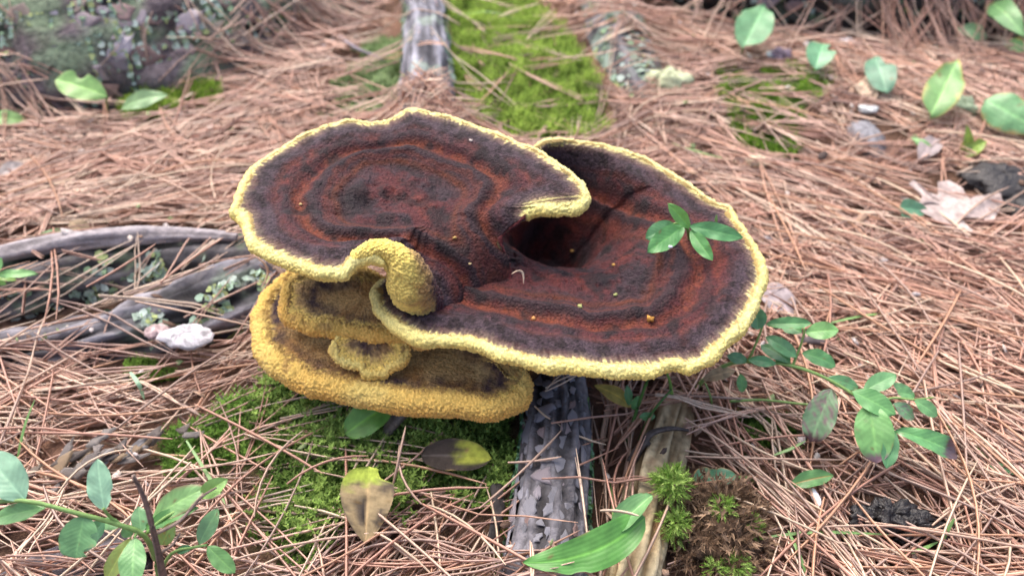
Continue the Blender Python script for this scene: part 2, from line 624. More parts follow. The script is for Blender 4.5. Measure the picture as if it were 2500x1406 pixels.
G0, G1 = (0.10, 0.09, 0.095), (0.36, 0.34, 0.37)
e, o_, P, R, fr = root('surface_root', 'smooth weathered silvery grey root running between moss and lichen',
                       [(1010, -120, .034), (1030, -30, .038), (1038, 90, .041), (1042, 200, .043), (1055, 290, .042), (1100, 420, .03)],
                       [.020, .021, .0215, .024, .025, .022], 160, 48, .26, .14, 3.6, (0.05, 0.05, 0.06), (0.34, 0.34, 0.40), M_WOOD, ((0.25, 0.33, 0.26), .15, 30, .5), 3.0)
scatter_lichen(e, o_, P, R, fr, 260, .004, (-.3, .5), (0.1, .7), 21)
scatter_lichen(e, o_, P, R, fr, 320, .004, (math.pi - .5, math.pi + .4), (0.1, .7), 22)
e, o_, P, R, fr = root('mossy_root', 'dark lichen spotted root with a bleached grey ridge, below the pine needles',
                       [(-160, 665, .02), (0, 640, .026), (150, 607, .028), (300, 588, .028), (450, 584, .026), (590, 590, .022), (720, 600, .01)],
                       [.030, .030, .029, .027, .024, .020, .016], 200, 60, .30, .12, 3.4, (0.03, 0.03, 0.032), (0.14, 0.13, 0.135), M_WOOD, ((0.15, 0.19, 0.12), .05, 60, .75), 5.0)
scatter_lichen(e, o_, P, R, fr, 420, .0032, (-.9, 1.2), (0.1, .8), 23)
scatter_lichen(e, o_, P, R, fr, 420, .0032, (math.pi - 1.2, math.pi + .9), (0.1, .8), 24)
# bleached ridge of split wood along the top of that root
rp = px_path([(-150, 640, .026), (0, 622, .031), (150, 592, .033), (300, 577, .033), (450, 573, .031), (580, 580, .027)])
V, f, g1, g2, ang, P2, R2, fr2 = woody(rp, [.004, .0058, .0066, .0062, .005, .003], 160, 22, .35, .25, 2.4, 9.0)
link('ridge', mesh('ridge', V - o_, f, mix(np.array([0.20, 0.18, 0.185]), np.array([.38, .345, .36]), sstep(-.4, .4, g1)[:, None])), M_WOOD, e)
e, o_, P, R, fr = root('split_root', 'cracked blackish root with a bleached top, reaching under the fungus',
                       [(-200, 880, .012), (0, 835, .016), (160, 800, .018), (330, 755, .02), (480, 705, .026), (600, 655, .032), (720, 610, .03)],
                       [.017, .018, .019, .021, .024, .025, .022], 200, 60, .5, .24, 3.2, (0.018, 0.017, 0.019), (0.26, 0.25, 0.28), M_WOOD, ((0.17, 0.23, 0.17), .2, 40, .6), 11.0)
scatter_lichen(e, o_, P, R, fr, 500, .003, (-.9, 1.4), (0.45, .9), 25)
scatter_lichen(e, o_, P, R, fr, 300, .003, (math.pi - .4, math.pi + .9), (0.45, .9), 26)
e, o_, P, R, fr = root('barked_root', 'grey root in puzzle like bark plates, under the fungus rim',
                       [(1352, 850, .014), (1358, 940, .02), (1360, 1030, .026), (1350, 1150, .03), (1338, 1270, .032), (1325, 1420, .032), (1310, 1560, .03)],
                       [.018, .019, .0195, .02, .0205, .021, .021], 220, 64, .22, .12, 4.0, (0.03, 0.028, 0.03), (0.20, 0.195, 0.22), M_BARK, ((0.13, 0.15, 0.04), .2, 60, .0), 13.0)
put_flakes(e, o_, P, R, fr, 190, .013, (.25, math.pi - .25), (.08, .98), M_FLAKE2, name='bark_plate', over=.985, seed=14)
scatter_lichen(e, o_, P, R, fr, 380, .0024, (-.2, .35), (0.2, .9), 27, cols=LICH * np.array([.55, .8, .6]))
scatter_lichen(e, o_, P, R, fr, 380, .0024, (math.pi - .35, math.pi + .2), (0.2, .9), 28, cols=LICH * np.array([.55, .8, .6]))
BARKROOT = (P, R, fr)
e, o_, P, R, fr = root('rotten_branch', 'yellowish rotten stick with orange crumbling side, beside a brown moss clump',
                       [(1660, 950, .006), (1640, 1010, .012), (1606, 1130, .018), (1575, 1260, .02), (1540, 1400, .022), (1500, 1540, .02)],
                       [.010, .0115, .0125, .0135, .014, .014], 200, 48, .5, .2, 3.4, (0.16, 0.11, 0.055), (0.66, 0.56, 0.36), M_ROT, ((0.34, 0.17, 0.085), .2, 45, .6), 17.0, cat='stick')
e, o_, P, R, fr = root('lichen_root', 'low buried root coated in pale blue green lichen',
                       [(1440, -120, .014), (1490, -20, .02), (1530, 90, .02), (1565, 190, .010), (1590, 260, -.012)],
                       [.03, .033, .033, .028, .02], 120, 48, .2, .2, 3.0, (0.06, 0.055, 0.06), (0.22, 0.21, 0.23), M_WOOD, ((0.22, 0.30, 0.25), .0, 35, .8), 19.0)
scatter_lichen(e, o_, P, R, fr, 500, .0045, (.1, math.pi - .1), (0.1, .95), 29, thr=-.15)
e, o_, P, R, fr = root('dark_root', 'charcoal grey bark root half buried behind a leafy blueberry sprig',
                       [(-20, 1460, .02), (70, 1405, .024), (140, 1375, .026), (230, 1345, .022), (330, 1330, .01)],
                       [.018, .02, .021, .019, .014], 100, 40, .3, .25, 3.0, (0.05, 0.045, 0.05), (0.23, 0.21, 0.24), M_BARK, None, 23.0)


def HR(x, y):
    """ground plus roots, for laying needles"""
    h = H(x, y)
    for P, R in ROOTCAPS:
        st = max(1, len(P) // 60)
        Q, r = P[::st], R[::st]
        d2 = (x[:, None] - Q[None, :, 0]) ** 2 + (y[:, None] - Q[None, :, 1]) ** 2
        top = Q[None, :, 2] + np.sqrt(np.clip(r[None] ** 2 - d2, 0, None))
        top = np.where(d2 < r[None] ** 2, top, -1)
        h = np.maximum(h, top.max(1))
    return h


# ------------------------------------------------------------------ the fungus
FORG = at(1180, 800, 0.05) * np.array([1, 1, 0])
FORG[2] = float(H(FORG[0], FORG[1]))
fungus = empty('polypore_fungus', FORG, 'tiered velvety maroon bracket fungus with bright yellow fuzzy rims', 'fungus')

YEL = np.array([0.84, 0.70, 0.19])
CREAM = np.array([0.84, 0.77, 0.35])
OCH = np.array([0.72, 0.42, 0.10])
MAR = np.array([0.086, 0.020, 0.022])
PUR = np.array([0.040, 0.023, 0.031])
BLK = np.array([0.009, 0.006, 0.008])
RUST = np.array([0.19, 0.045, 0.016])


def build_cap(name, label, pts, ctr, lip, zfun, ridge, palette, NU=560, NS=150, th0=None, lipcol=0.0, seed=0.0, ochre=0.0, wob=1.0, ky=1.0, relief=1.0):
    """pts: (px,py,z,flag[,droop])"""
    c3 = at(*ctr)
    W = np.array([[*at(p[0], p[1], p[2]), p[3], p[4] if len(p) > 4 else 1.0, p[5] if len(p) > 5 else 1.0] for p in pts])
    O = catmull(W, NU, closed=True)
    flag = sstep(.25, .8, O[:, 3])
    droop = O[:, 4]
    lmul = O[:, 5]
    O = O[:, :3]
    # ragged little lobes of the edge
    area = 0.5 * np.sum(O[:, 0] * np.roll(O[:, 1], -1) - np.roll(O[:, 0], -1) * O[:, 1])
    T = np.roll(O, -1, 0) - np.roll(O, 1, 0)
    T /= np.linalg.norm(T, axis=1)[:, None]
    n = np.stack([T[:, 1], -T[:, 0], 0 * T[:, 0]], 1) * (1 if area > 0 else -1)
    n /= np.linalg.norm(n, axis=1)[:, None] + 1e-9
    for _ in range(6):
        n = (np.roll(n, 1, 0) + 2 * n + np.roll(n, -1, 0)) / 4
    n /= np.linalg.norm(n, axis=1)[:, None] + 1e-9
    q = O * 60 + seed
    O = O + n * (0.0013 * wob * fbm(q, 3))[:, None]
    O[:, 2] += 0.0012 * wob * fbm(O * 45 + seed + 9, 2)
    lipr = lip * lmul * mix(1.0, .62, sstep(.0, .8, n[:, 1])) * mix(0.25, 1.0, flag) * (1 + 0.22 * fbm(O * 40 + seed + 4, 2))
    D = O - n * (lipr * 0.75)[:, None]
    D[:, 2] += lipr * .2
    # top surface
    s = np.concatenate([np.linspace(0, .5, NS // 3, endpoint=False), np.linspace(.5, 1, NS - NS // 3)])
    Sg, Ug = np.meshgrid(s, np.arange(NU), indexing='xy')
    XY = c3[None, None, :2] + (D[:, None, :2] - c3[None, None, :2]) * Sg[..., None]
    f = zfun(Sg, droop[:, None], (D[:, :2] - c3[:2]))
    Zt = c3[2] + (D[:, 2][:, None] - c3[2]) * f
    Pt = np.concatenate([XY, Zt[..., None]], -1).reshape(-1, 3)
    # distance to the yellow edge
    rimpts = D[flag > .4][::2]
    dmin = np.full(len(Pt), 9.0)
    dban = np.full(len(Pt), 9.0)
    tau, spc = .005, 2.0 * np.linalg.norm(np.diff(O, axis=0), axis=1).mean()
    for k in range(0, len(Pt), 8000):
        dd = (Pt[k:k + 8000, None] - rimpts[None]) ** 2
        dmin[k:k + 8000] = np.sqrt(dd.sum(-1).min(1))
        da = np.sqrt((dd * np.array([1, ky * ky, 1])).sum(-1))
        dban[k:k + 8000] = -tau * np.log(np.exp(-da / tau).sum(1) + 1e-30) + tau * math.log(math.sqrt(2 * math.pi * .03 * tau) / spc)
    sv = Sg.ravel()
    fade = sstep(0.0, .012, dmin)
    dz = dban + 0.0045 * fbm(Pt * 22 + seed, 2) + 0.0022 * fbm(Pt * 90 + seed, 2)
    rel = ridge(dz) * fade
    inner = sstep(.03, .06, dmin)
    bump = 0.0012 * fbm(Pt * 55 + seed, 3) * fade + (0.0040 * fbm(Pt * 34 + seed + 5, 3) + .0022 * fbm(Pt * 80 + seed + 8, 2)) * inner * relief + .0006 * np.sin(6.2832 * dz / .0115) * sstep(.012, .02, dmin) * sstep(.06, .04, dz)
    pit = -0.0012 * sstep(.1, .5, fbm(Pt * 300 + seed, 2)) * inner
    fine = 0.00035 * fbm(Pt * 420 + seed, 2) * fade
    Pt[:, 2] += rel + bump + pit + fine
    # radial fibres: noise stretched along the radius
    al = np.repeat(np.arange(NU), NS) / NU
    per = np.linalg.norm(np.diff(O, axis=0), axis=1).sum()
    fib = fbm(np.stack([np.cos(al * 6.2832) * per * 110, np.sin(al * 6.2832) * per * 110, dmin * 60], -1), 3)
    col = palette(Pt, dz, dmin, fib, sv, seed)
    col = np.where(col.max(1, keepdims=True) < .3, col * .88, col)
    V = np.vstack([Pt])
    top = link('cap', mesh('cap', V - FORG, grid_faces(NU, NS), col), M_CAP, fungus)
    if label:
        top['label'] = label
    # underside
    NB = 40
    th0 = th0 or lip * 1.7
    sb = np.linspace(1, 0.0, NB)
    Sb, _ = np.meshgrid(sb, np.arange(NU), indexing='xy')
    XYb = c3[None, None, :2] + (D[:, None, :2] - c3[None, None, :2]) * Sb[..., None]
    fb = zfun(Sb, droop[:, None], (D[:, :2] - c3[:2]))
    th = (lipr * 1.5)[:, None] * np.ones_like(Sb) + (1 - Sb) ** 1.2 * th0
    Zb = c3[2] + (D[:, 2][:, None] - c3[2]) * fb - th
    Pb = np.concatenate([XYb, Zb[..., None]], -1).reshape(-1, 3)
    Pb[:, 2] += 0.0012 * fbm(Pb * 120, 3)
    cb = mix(np.array([0.16, 0.12, 0.06]), np.array([0.42, 0.38, 0.24]), sstep(-.3, .5, fbm(Pb * 260, 3))[:, None])
    po = link('pore_surface', mesh('pore_surface', Pb - FORG, grid_faces(NU, NB), cb), M_PORE, top)
    # fuzzy margin
    NM = int(per / 0.0005)
    K = max(24, int(lip * 5.5 / .00055))
    idx = np.linspace(0, NU, NM, endpoint=False)
    i0 = np.floor(idx).astype(int) % NU
    i1 = (i0 + 1) % NU
    fr_ = (idx - np.floor(idx))[:, None]
    Om = mix(O[i0], O[i1], fr_)
    nm = mix(n[i0], n[i1], fr_)
    lm = mix(lipr[i0], lipr[i1], fr_[:, 0])
    fm = mix(flag[i0], flag[i1], fr_[:, 0])
    phi = np.linspace(math.radians(150), math.radians(-165), K)
    cc = Om - nm * lm[:, None] - np.array([0, 0, 1.0]) * (lm * 0.70)[:, None]
    dirv = np.cos(phi)[None, :, None] * nm[:, None] + np.sin(phi)[None, :, None] * np.array([0, 0, 1.0])
    Pm = cc[:, None] + dirv * lm[:, None, None] * np.array([1, 1, 0.98])
    flat = Pm.reshape(-1, 3)
    dv = dirv.reshape(-1, 3)
    w1 = worley(flat * 800 + seed)
    w2 = worley(flat * 1500 + seed + 3)
    gran = (0.0013 + .0010 * (ochre > .1)) * (0.55 - w1) + 0.0007 * (0.55 - w2) + 0.0014 * fbm(flat * 130 + seed, 2)
    flat = flat + dv * gran[:, None]
    back = np.repeat(sstep(.1, .9, nm[:, 1]), K)              # edge facing away is mixed further towards cream
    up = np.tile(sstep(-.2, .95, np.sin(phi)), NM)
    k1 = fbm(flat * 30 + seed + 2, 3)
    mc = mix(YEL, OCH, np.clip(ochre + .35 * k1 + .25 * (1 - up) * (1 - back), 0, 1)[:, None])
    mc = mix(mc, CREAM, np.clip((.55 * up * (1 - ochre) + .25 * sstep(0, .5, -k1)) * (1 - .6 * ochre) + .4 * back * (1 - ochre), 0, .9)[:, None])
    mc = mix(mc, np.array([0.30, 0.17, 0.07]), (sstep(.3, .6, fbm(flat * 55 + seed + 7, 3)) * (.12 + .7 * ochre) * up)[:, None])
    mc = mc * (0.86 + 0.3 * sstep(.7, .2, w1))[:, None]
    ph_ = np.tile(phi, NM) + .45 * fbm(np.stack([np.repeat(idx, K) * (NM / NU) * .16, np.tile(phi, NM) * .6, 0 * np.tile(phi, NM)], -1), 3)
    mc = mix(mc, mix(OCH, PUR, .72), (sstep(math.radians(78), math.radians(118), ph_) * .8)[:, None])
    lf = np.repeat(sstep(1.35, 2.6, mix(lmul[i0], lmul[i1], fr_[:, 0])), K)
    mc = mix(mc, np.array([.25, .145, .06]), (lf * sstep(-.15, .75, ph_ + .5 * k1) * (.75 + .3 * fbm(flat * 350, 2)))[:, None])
    fk = np.repeat(fm, K)
    mc = mix(MAR, mc, sstep(.25, .75, fk + .25 * fbm(flat * 200, 2))[:, None])
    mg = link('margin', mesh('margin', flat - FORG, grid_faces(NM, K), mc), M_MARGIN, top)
    return top, (O, c3, D)


def pal_main(P, d, d0, fib, s, seed):
    n1 = fbm(P * 38 + seed, 4)
    n2 = fbm(P * 150 + seed, 3)
    n3 = fbm(P * 420 + seed, 3)
    c = mix(MAR, PUR, sstep(-.15, .45, n1 + .5 * n2)[:, None])
    c = mix(c, BLK, (sstep(.2, .5, n2 * .6 + .8 * n3) * .75)[:, None])
    c = mix(c, np.array([.15, .032, .024]), (sstep(.1, .45, -n1 + .4 * n2) * .7)[:, None])
    ring = np.exp(-((d - .040) / .0042) ** 2)
    c = mix(c, PUR * .8, (ring * .85)[:, None])
    rust = np.exp(-((d - .0315) / .0038) ** 2) * (.38 + .75 * n1 + .6 * n2 + .3 * fib)
    c = mix(c, RUST, np.clip(rust * 1.25, 0, 1)[:, None])
    rg = np.sin(6.2832 * d / .0115 + 2.2 * n1 + .8 * n2)
    c = mix(c, PUR * .55, (sstep(.15, .9, rg + .6 * n2) * .55 * sstep(.062, .040, d))[:, None])
    c = mix(c, np.array([.15, .035, .020]), (sstep(.3, 1.0, -rg + .6 * n2) * .5 * sstep(.058, .038, d))[:, None])
    blot = np.maximum(sstep(.12, .4, fbm(P * 75 + seed + 31, 3)), sstep(.05, .35, fbm(P * 42 + seed + 37, 3)) * sstep(.04, .055, d))
    c = mix(c, BLK * 1.4, (blot * .78)[:, None])
    rust2 = np.exp(-((d - .0475) / .0022) ** 2) * (.4 + .6 * n1 + .4 * n2)
    c = mix(c, RUST * .75, np.clip(rust2, 0, .8)[:, None])
    grey = np.exp(-((d0 - .0105 - .003 * n1) / .0065) ** 2)
    gcol = mix(np.array([.062, .040, .052]), np.array([.018, .010, .013]), sstep(-.3, .4, n2 + .8 * n3)[:, None])
    c = mix(c, gcol, np.clip(grey * (1 + .3 * n1), 0, 1)[:, None])
    e = d0 + .0034 * fib + .0014 * n2
    pale = sstep(.0042, .0012, e)
    c = mix(c, np.array([.30, .23, .17]), (sstep(.0085, .003, e) * .5)[:, None])
    c = mix(c, mix(YEL, CREAM, .6), pale[:, None])
    return c


def pal_shelf(P, d, d0, fib, s, seed):
    n1 = fbm(P * 45 + seed, 4)
    n2 = fbm(P * 200 + seed, 3)
    c = mix(np.array([.34, .18, .055]), np.array([.60, .40, .16]), sstep(-.4, .4, n1 + .4 * fib)[:, None])
    band = np.exp(-((d - .010) / .0045) ** 2)
    c = mix(c, np.array([.055, .03, .036]), np.clip(band * (.7 + 1.0 * n1 + .6 * n2), 0, 1)[:, None])
    e = d0 + .004 * fib + .002 * n2
    c = mix(c, mix(YEL, OCH, .5), sstep(.008, .002, e)[:, None])
    return c


def ridge_main(d):
    return .95 * (.0022 * np.exp(-((d - .041) / .0045) ** 2) - .0016 * np.exp(-((d - .031) / .004) ** 2)
            + .0012 * np.exp(-((d - .018) / .007) ** 2) - .0012 * np.exp(-((d - .050) / .004) ** 2) + .001 * np.exp(-((d - .060) / .005) ** 2))


def ridge_low(d):
    return .0022 * np.exp(-((d - .040) / .004) ** 2) * sstep(.052, .044, d) - .0016 * np.exp(-((d - .031) / .004) ** 2) + .0012 * np.exp(-((d - .018) / .007) ** 2)


def z_upper(S, droop, vec):
    k = np.clip(droop - 1, 0, 1)
    return mix(sstep(.15, 1.0, S), S ** (1 + 2.0 * np.clip(droop - 1, 0, 1.5)), k)


UPPER = [(557, 512, .121, 1), (575, 468, .122, 1), (600, 418, .123, 1), (650, 378, .124, 1), (720, 338, .125, 1), (790, 307, .126, 1), (858, 290, .127, 1),
         (905, 298, .126, 1), (955, 286, .127, 1), (992, 265, .129, 1), (1040, 268, .129, 1), (1110, 288, .128, 1), (1190, 315, .128, 1), (1260, 342, .128, 1),
         (1320, 368, .128, 1), (1370, 400, .128, 1), (1410, 430, .127, 1), (1437, 465, .126, 1), (1434, 495, .123, 1), (1400, 511, .121, 1), (1350, 513, .120, 1),
         (1305, 517, .118, .9), (1262, 545, .112, 0, 1.2), (1225, 583, .104, 0, 1.6), (1245, 640, .092, 0, 2), (1242, 690, .083, 0, 2), (1180, 735, .079, 0, 2),
         (1105, 752, .084, 0, 1.8), (1062, 742, .091, .5, 1.8, 2.2), (1012, 735, .097, 1, 1.8, 2.9), (978, 716, .101, 1, 1.8, 2.9),
         (957, 690, .107, 1, 1.6, 2.4), (945, 658, .114, 1, 1.4, 1.5), (938, 640, .119, 1, 1.2), (912, 632, .122, 1), (884, 635, .122, 1), (866, 646, .121, 1), (850, 662, .119, 1), (825, 672, .118, 1), (780, 671, .118, 1),
         (730, 655, .119, 1), (680, 638, .119, 1), (640, 618, .120, 1), (606, 598, .121, 1), (591, 570, .121, 1), (584, 540, .121, 1), (572, 530, .120, 1)]
build_cap('upper', 'upper round cap with a folded notch in its rim', UPPER, (1068, 515, .1125), .0038, z_upper, ridge_main, pal_main, NU=640, NS=170, th0=.012, seed=2.0, ky=1.55, relief=1.5)


def z_lower(S, droop, vec):
    a = np.arctan2(vec[:, 1], vec[:, 0])[:, None]
    # how far out the funnel wall reaches: short on the left and front, long to the right and back
    reach = .56 + .17 * np.cos(a - .1) + .05 * np.sin(3 * a) - .10 * np.sin(a) * (np.sin(a) > 0)
    rad = np.hypot(vec[:, 0], vec[:, 1])
    w = np.exp(-np.linspace(-2, 2, 121) ** 2)
    rs_ = np.convolve(np.concatenate([rad[-60:], rad, rad[:60]]), w / w.sum(), 'valid')
    reach = reach * np.clip(rs_ / rad, .7, 1.3)[:, None]
    return .95 * sstep(0.22, 1.0, S / reach) ** .62 + .05 * S


LOWER = [(903, 705, 0.088, 1), (906, 742, 0.087, 1), (930, 780, 0.086, 1), (975, 812, 0.086, 1), (1030, 831, 0.086, 1), (1100, 839, 0.086, 1), (1165, 848, 0.086, 1), (1215, 868, 0.086, 1), (1262, 883, 0.086, 1), (1330, 895, 0.086, 1), (1400, 898, 0.086, 1), (1455, 908, 0.086, 1), (1530, 911, 0.086, 1), (1600, 908, 0.087, 1), (1650, 897, 0.088, 1), (1690, 899, 0.088, 1), (1735, 881, 0.09, 1), (1775, 848, 0.091, 1), (1802, 820, 0.092, 1), (1836, 780, 0.093, 1), (1855, 735, 0.094, 1), (1873, 680, 0.096, 1), (1868, 630, 0.097, 1), (1845, 590, 0.098, 1), (1812, 545, 0.099, 1), (1793, 508, 0.1, 1), (1740, 482, 0.101, 1), (1660, 430, 0.103, 1), (1580, 385, 0.104, 1), (1490, 352, 0.105, 1), (1400, 340, 0.105, 1), (1320, 345, 0.104, 1), (1235, 420, 0.086, 0.3), (1140, 530, 0.074, 0), (1030, 630, 0.07, 0), (945, 672, 0.08, 0.8)]
build_cap('lower', 'wide lower cap with a deep funnel', LOWER, (1318, 640, .016), .0038, z_lower, ridge_low, pal_main, NU=680, NS=180, th0=.006, seed=6.0, ky=1.15)


def z_shelf(S, droop, vec):
    return sstep(.2, 1.0, S)


def ridge_s(d):
    return .001 * np.exp(-((d - .02) / .004) ** 2)


SHELF1 = [(705, 655, 0.06, 1), (650, 700, 0.06, 1), (618, 750, 0.059, 1), (607, 805, 0.058, 1), (622, 853, 0.056, 1), (655, 893, 0.055, 1), (705, 922, 0.053, 1), (760, 948, 0.052, 1), (825, 965, 0.051, 1), (900, 976, 0.05, 1), (1000, 990, 0.05, 1), (1100, 997, 0.05, 1), (1180, 1003, 0.05, 1), (1245, 990, 0.05, 1), (1290, 970, 0.052, 1), (1303, 935, 0.055, 1), (1295, 908, 0.058, 1), (1250, 868, 0.062, 1), (1150, 800, 0.06, 1), (1000, 700, 0.06, 1), (850, 640, 0.06, 1)]
build_cap('shelf', 'lowest ochre bracket with a thick crumbly rim', SHELF1, (990, 825, .050), .0074, z_shelf, ridge_s, pal_shelf, NU=480, NS=100, th0=.012, seed=11.0, ochre=.74, wob=1.6)
SHELF2 = [(765, 655, 0.078, 1), (708, 678, 0.077, 1), (682, 712, 0.076, 1), (680, 760, 0.074, 1), (700, 781, 0.073, 1), (750, 799, 0.072, 1), (820, 809, 0.071, 1), (900, 823, 0.07, 1), (980, 829, 0.07, 1), (1060, 833, 0.07, 1), (1110, 791, 0.07, 1), (1050, 720, 0.072, 1), (900, 660, 0.076, 1)]
build_cap('shelf2', 'middle ochre bracket tucked under the upper cap', SHELF2, (890, 735, .071), .0050, z_shelf, ridge_s, pal_shelf, NU=360, NS=80, th0=.006, seed=15.0, ochre=.85)
LOBE = [(812, 832, .067, 1), (808, 862, .065, 1), (826, 884, .062, 1), (868, 897, .060, 1), (886, 915, .057, 1), (940, 916, .057, 1), (952, 902, .060, 1),
        (985, 885, .062, 1), (1004, 862, .064, 1), (997, 842, .066, 1), (955, 785, .066, 1), (860, 780, .066, 1)]
build_cap('lobe', 'small crumpled lobe between the brackets', LOBE, (905, 815, .067), .0032, z_shelf, lambda d: 0 * d, pal_shelf, NU=200, NS=50, th0=.006, seed=19.0, ochre=.45)
# rolled, drooping knob of the upper cap's front edge
kp_ = np.array([[*at(868, 634, .1195), .0032], [*at(892, 614, .1225), .0040], [*at(928, 606, .1225), .0046], [*at(960, 618, .1200), .0058], [*at(984, 645, .1145), .0085],
                [*at(1000, 680, .1050), .0112], [*at(1010, 706, .0975), .0118], [*at(1030, 722, .0915), .0105], [*at(1065, 735, .0850), .0070]])
Q = catmull(kp_, 170)
T, S, N = frames(Q[:, :3])
a = np.linspace(0, 2 * math.pi, 110, endpoint=False)
d = (np.cos(a)[:, None, None] * S[None] + np.sin(a)[:, None, None] * N[None]).reshape(-1, 3)
P = (Q[None, :, :3] + d.reshape(110, 170, 3) * Q[None, :, 3:4]).reshape(-1, 3)
P = P + d * (.0016 * fbm(P * 110, 2))[:, None]
w1 = worley(P * 800)
P = P + d * (.0017 * (.55 - w1))[:, None]
along = np.tile(np.linspace(0, 1, 170), 110)
kn = fbm(P * 170, 3)
tt = d[:, 0] * .75 + d[:, 1] * .35 + d[:, 2] * .25 + .45 * kn + mix(-1.5, .25, sstep(.15, .75, along))
kcol = mix(mix(YEL, OCH, .25), np.array([.36, .22, .085]), sstep(-.5, .3, tt)[:, None])
kcol = mix(kcol, mix(MAR, PUR, .6), sstep(.4, .95, tt + .9 * sstep(.85, 1, along))[:, None]) * (.85 + .3 * sstep(.7, .2, w1))[:, None]
P = np.vstack([P, Q[0, :3], Q[-1, :3]])
kcol = np.vstack([kcol, YEL, MAR])
k = np.arange(110)
kf = [grid_faces(110, 170), np.stack([np.full(110, len(P) - 2), ((k + 1) % 110) * 170, k * 170], 1), np.stack([np.full(110, len(P) - 1), k * 170 + 169, ((k + 1) % 110) * 170 + 169], 1)]
kb = link('rolled_edge', mesh('rolled_edge', P - FORG, kf, kcol), M_MARGIN, fungus)
kb['label'] = 'plump brown and yellow rolled edge of the upper rim'

# stem
sp = np.array([FORG + (0.0, 0.0, -.012), FORG + (0, .0, .012), FORG + (0.005, .005, .02), FORG + (.008, .012, .03), FORG + (.006, .018, .036)])
V, f, g1, g2, ang, P, R, fr = woody(sp, [.036, .031, .033, .042, .03], 40, 48, .12, .12, 2.5, 31.0)
link('stem', mesh('stem', V - FORG, f, mix(np.array([.05, .025, .018]), np.array([.16, .08, .03]), sstep(-.4, .4, g1)[:, None])), M_PORE, fungus)

# ------------------------------------------------------------------ leaves
VV = np.array([-1, -.86, -.62, -.36, -.14, -.05, 0, .05, .14, .36, .62, .86, 1.0])


def leaf_mesh(name, B, Tp, width, nrm, a=0.9, b=0.9, n=22, bow=0.08, fold=0.18, curl=0.0, wave=0.03, twist=0.0, bites=(), colf=None, base=(0.06, 0.2, 0.04),
              rib=(0.2, 0.38, 0.12), veins='par', seed=0, org=None, side=0.0):
    B, Tp, nrm = np.array(B, float), np.array(Tp, float), np.array(nrm, float)
    L = np.linalg.norm(Tp - B)
    ax = (Tp - B) / L
    nrm = nrm - ax * (nrm @ ax)
    nrm /= np.linalg.norm(nrm)
    sd_ = np.cross(nrm, ax)
    t = np.linspace(0, 1, n)
    g = (t + 1e-6) ** a * (1 - t + 1e-6) ** b
    g /= g.max()
    g[0], g[-1] = max(g[0], .03), .01
    Tg, Vg = np.meshgrid(t, VV, indexing='ij')
    hw = np.repeat((width / 2 * g)[:, None], len(VV), 1)
    for (t0, sgn, dp, w) in bites:
        k = np.exp(-((Tg - t0) / w) ** 4) * dp
        hw = np.where(Vg * sgn > 0, hw * (1 - k), hw)
    r = np.random.default_rng(seed)
    ph = r.uniform(0, 6, 4)
    y = Vg * hw * np.cos(fold * 1.2 * np.abs(Vg))
    z = fold * np.abs(Vg) * hw + bow * 4 * Tg * (1 - Tg) * L - curl * Vg ** 2 * hw * 1.2
    z += wave * L * np.sin(Tg * 9 + ph[0] + Vg * 1.5) * Vg ** 2 * .6 + wave * L * .5 * np.sin(Tg * 17 + ph[1] - 2 * Vg) * np.abs(Vg)
    y = y + side * 4 * Tg * (1 - Tg) * L
    tw = twist * Tg
    y, z = y * np.cos(tw) - z * np.sin(tw), y * np.sin(tw) + z * np.cos(tw)
    P = B + Tg[..., None] * L * ax + y[..., None] * sd_ + z[..., None] * nrm
    P = P.reshape(-1, 3)
    c = np.repeat(np.array(base)[None] * .92 + np.array([.022, .04, .038]) * (max(base) > .1), P.shape[0], 0)  # lighter leaves get a cool sky sheen mixed into their base colour
    nz = fbm(np.stack([Tg.ravel() * 5 + seed, Vg.ravel() * 2, 0 * Tg.ravel()], -1), 3)
    c = c * (1 + .22 * nz)[:, None]
    vk = np.exp(-(Vg.ravel() / .07) ** 2) * .75
    c = mix(c, np.array(rib), vk[:, None])
    if colf:
        c = colf(c, Tg.ravel(), Vg.ravel(), nz)
    n9 = fbm(np.stack([Tg.ravel() * 11 + seed * 1.7, Vg.ravel() * 5, 0 * nz + 7], -1), 2)
    c = mix(c, np.array([.22, .14, .06]), (sstep(.48, .58, n9) * .8)[:, None])
    c = mix(c, np.array([.30, .22, .09]), (sstep(.93, 1.0, np.abs(Vg.ravel())) * sstep(.1, .4, nz) * .7)[:, None])
    vp = (Vg * 26) if veins == 'par' else ((Tg * 9 - np.abs(Vg) * 2.2) * 6.28)
    o = B if org is None else org
    return mesh(name, P - o, grid_faces(n, len(VV), closed=False), c, {'vp': vp.ravel()})


def wpx(w, P):
    return w * float((P - CAMP) @ FWD) / F


def nrm_mix(B, k=0.5, extra=(0, 0, 0)):
    v = CAMP - B
    v = v / np.linalg.norm(v)
    return np.array([0, 0, 1.0]) * (1 - k) + v * k + np.array(extra)


def edge_tint(col, amt=1.0, w=.8):
    col = np.array(col)
    def f(c, t, v, nz):
        k = sstep(w, 1.05, np.abs(v) + .25 * nz + .6 * sstep(.85, 1, t)) * amt
        return mix(c, col, k[:, None])
    return f


def spots(col, thr=.25, amt=.9, tip=None, tipfrom=.75):
    col = np.array(col)
    def f(c, t, v, nz):
        n2 = fbm(np.stack([t * 9 + 4, v * 4, t * 0 + 2], -1), 3)
        c = mix(c, col, (sstep(thr, thr + .15, n2) * amt)[:, None])
        if tip is not None:
            c = mix(c, np.array(tip), sstep(tipfrom - .06, tipfrom + .06, t + .12 * nz)[:, None])
        return c
    return f


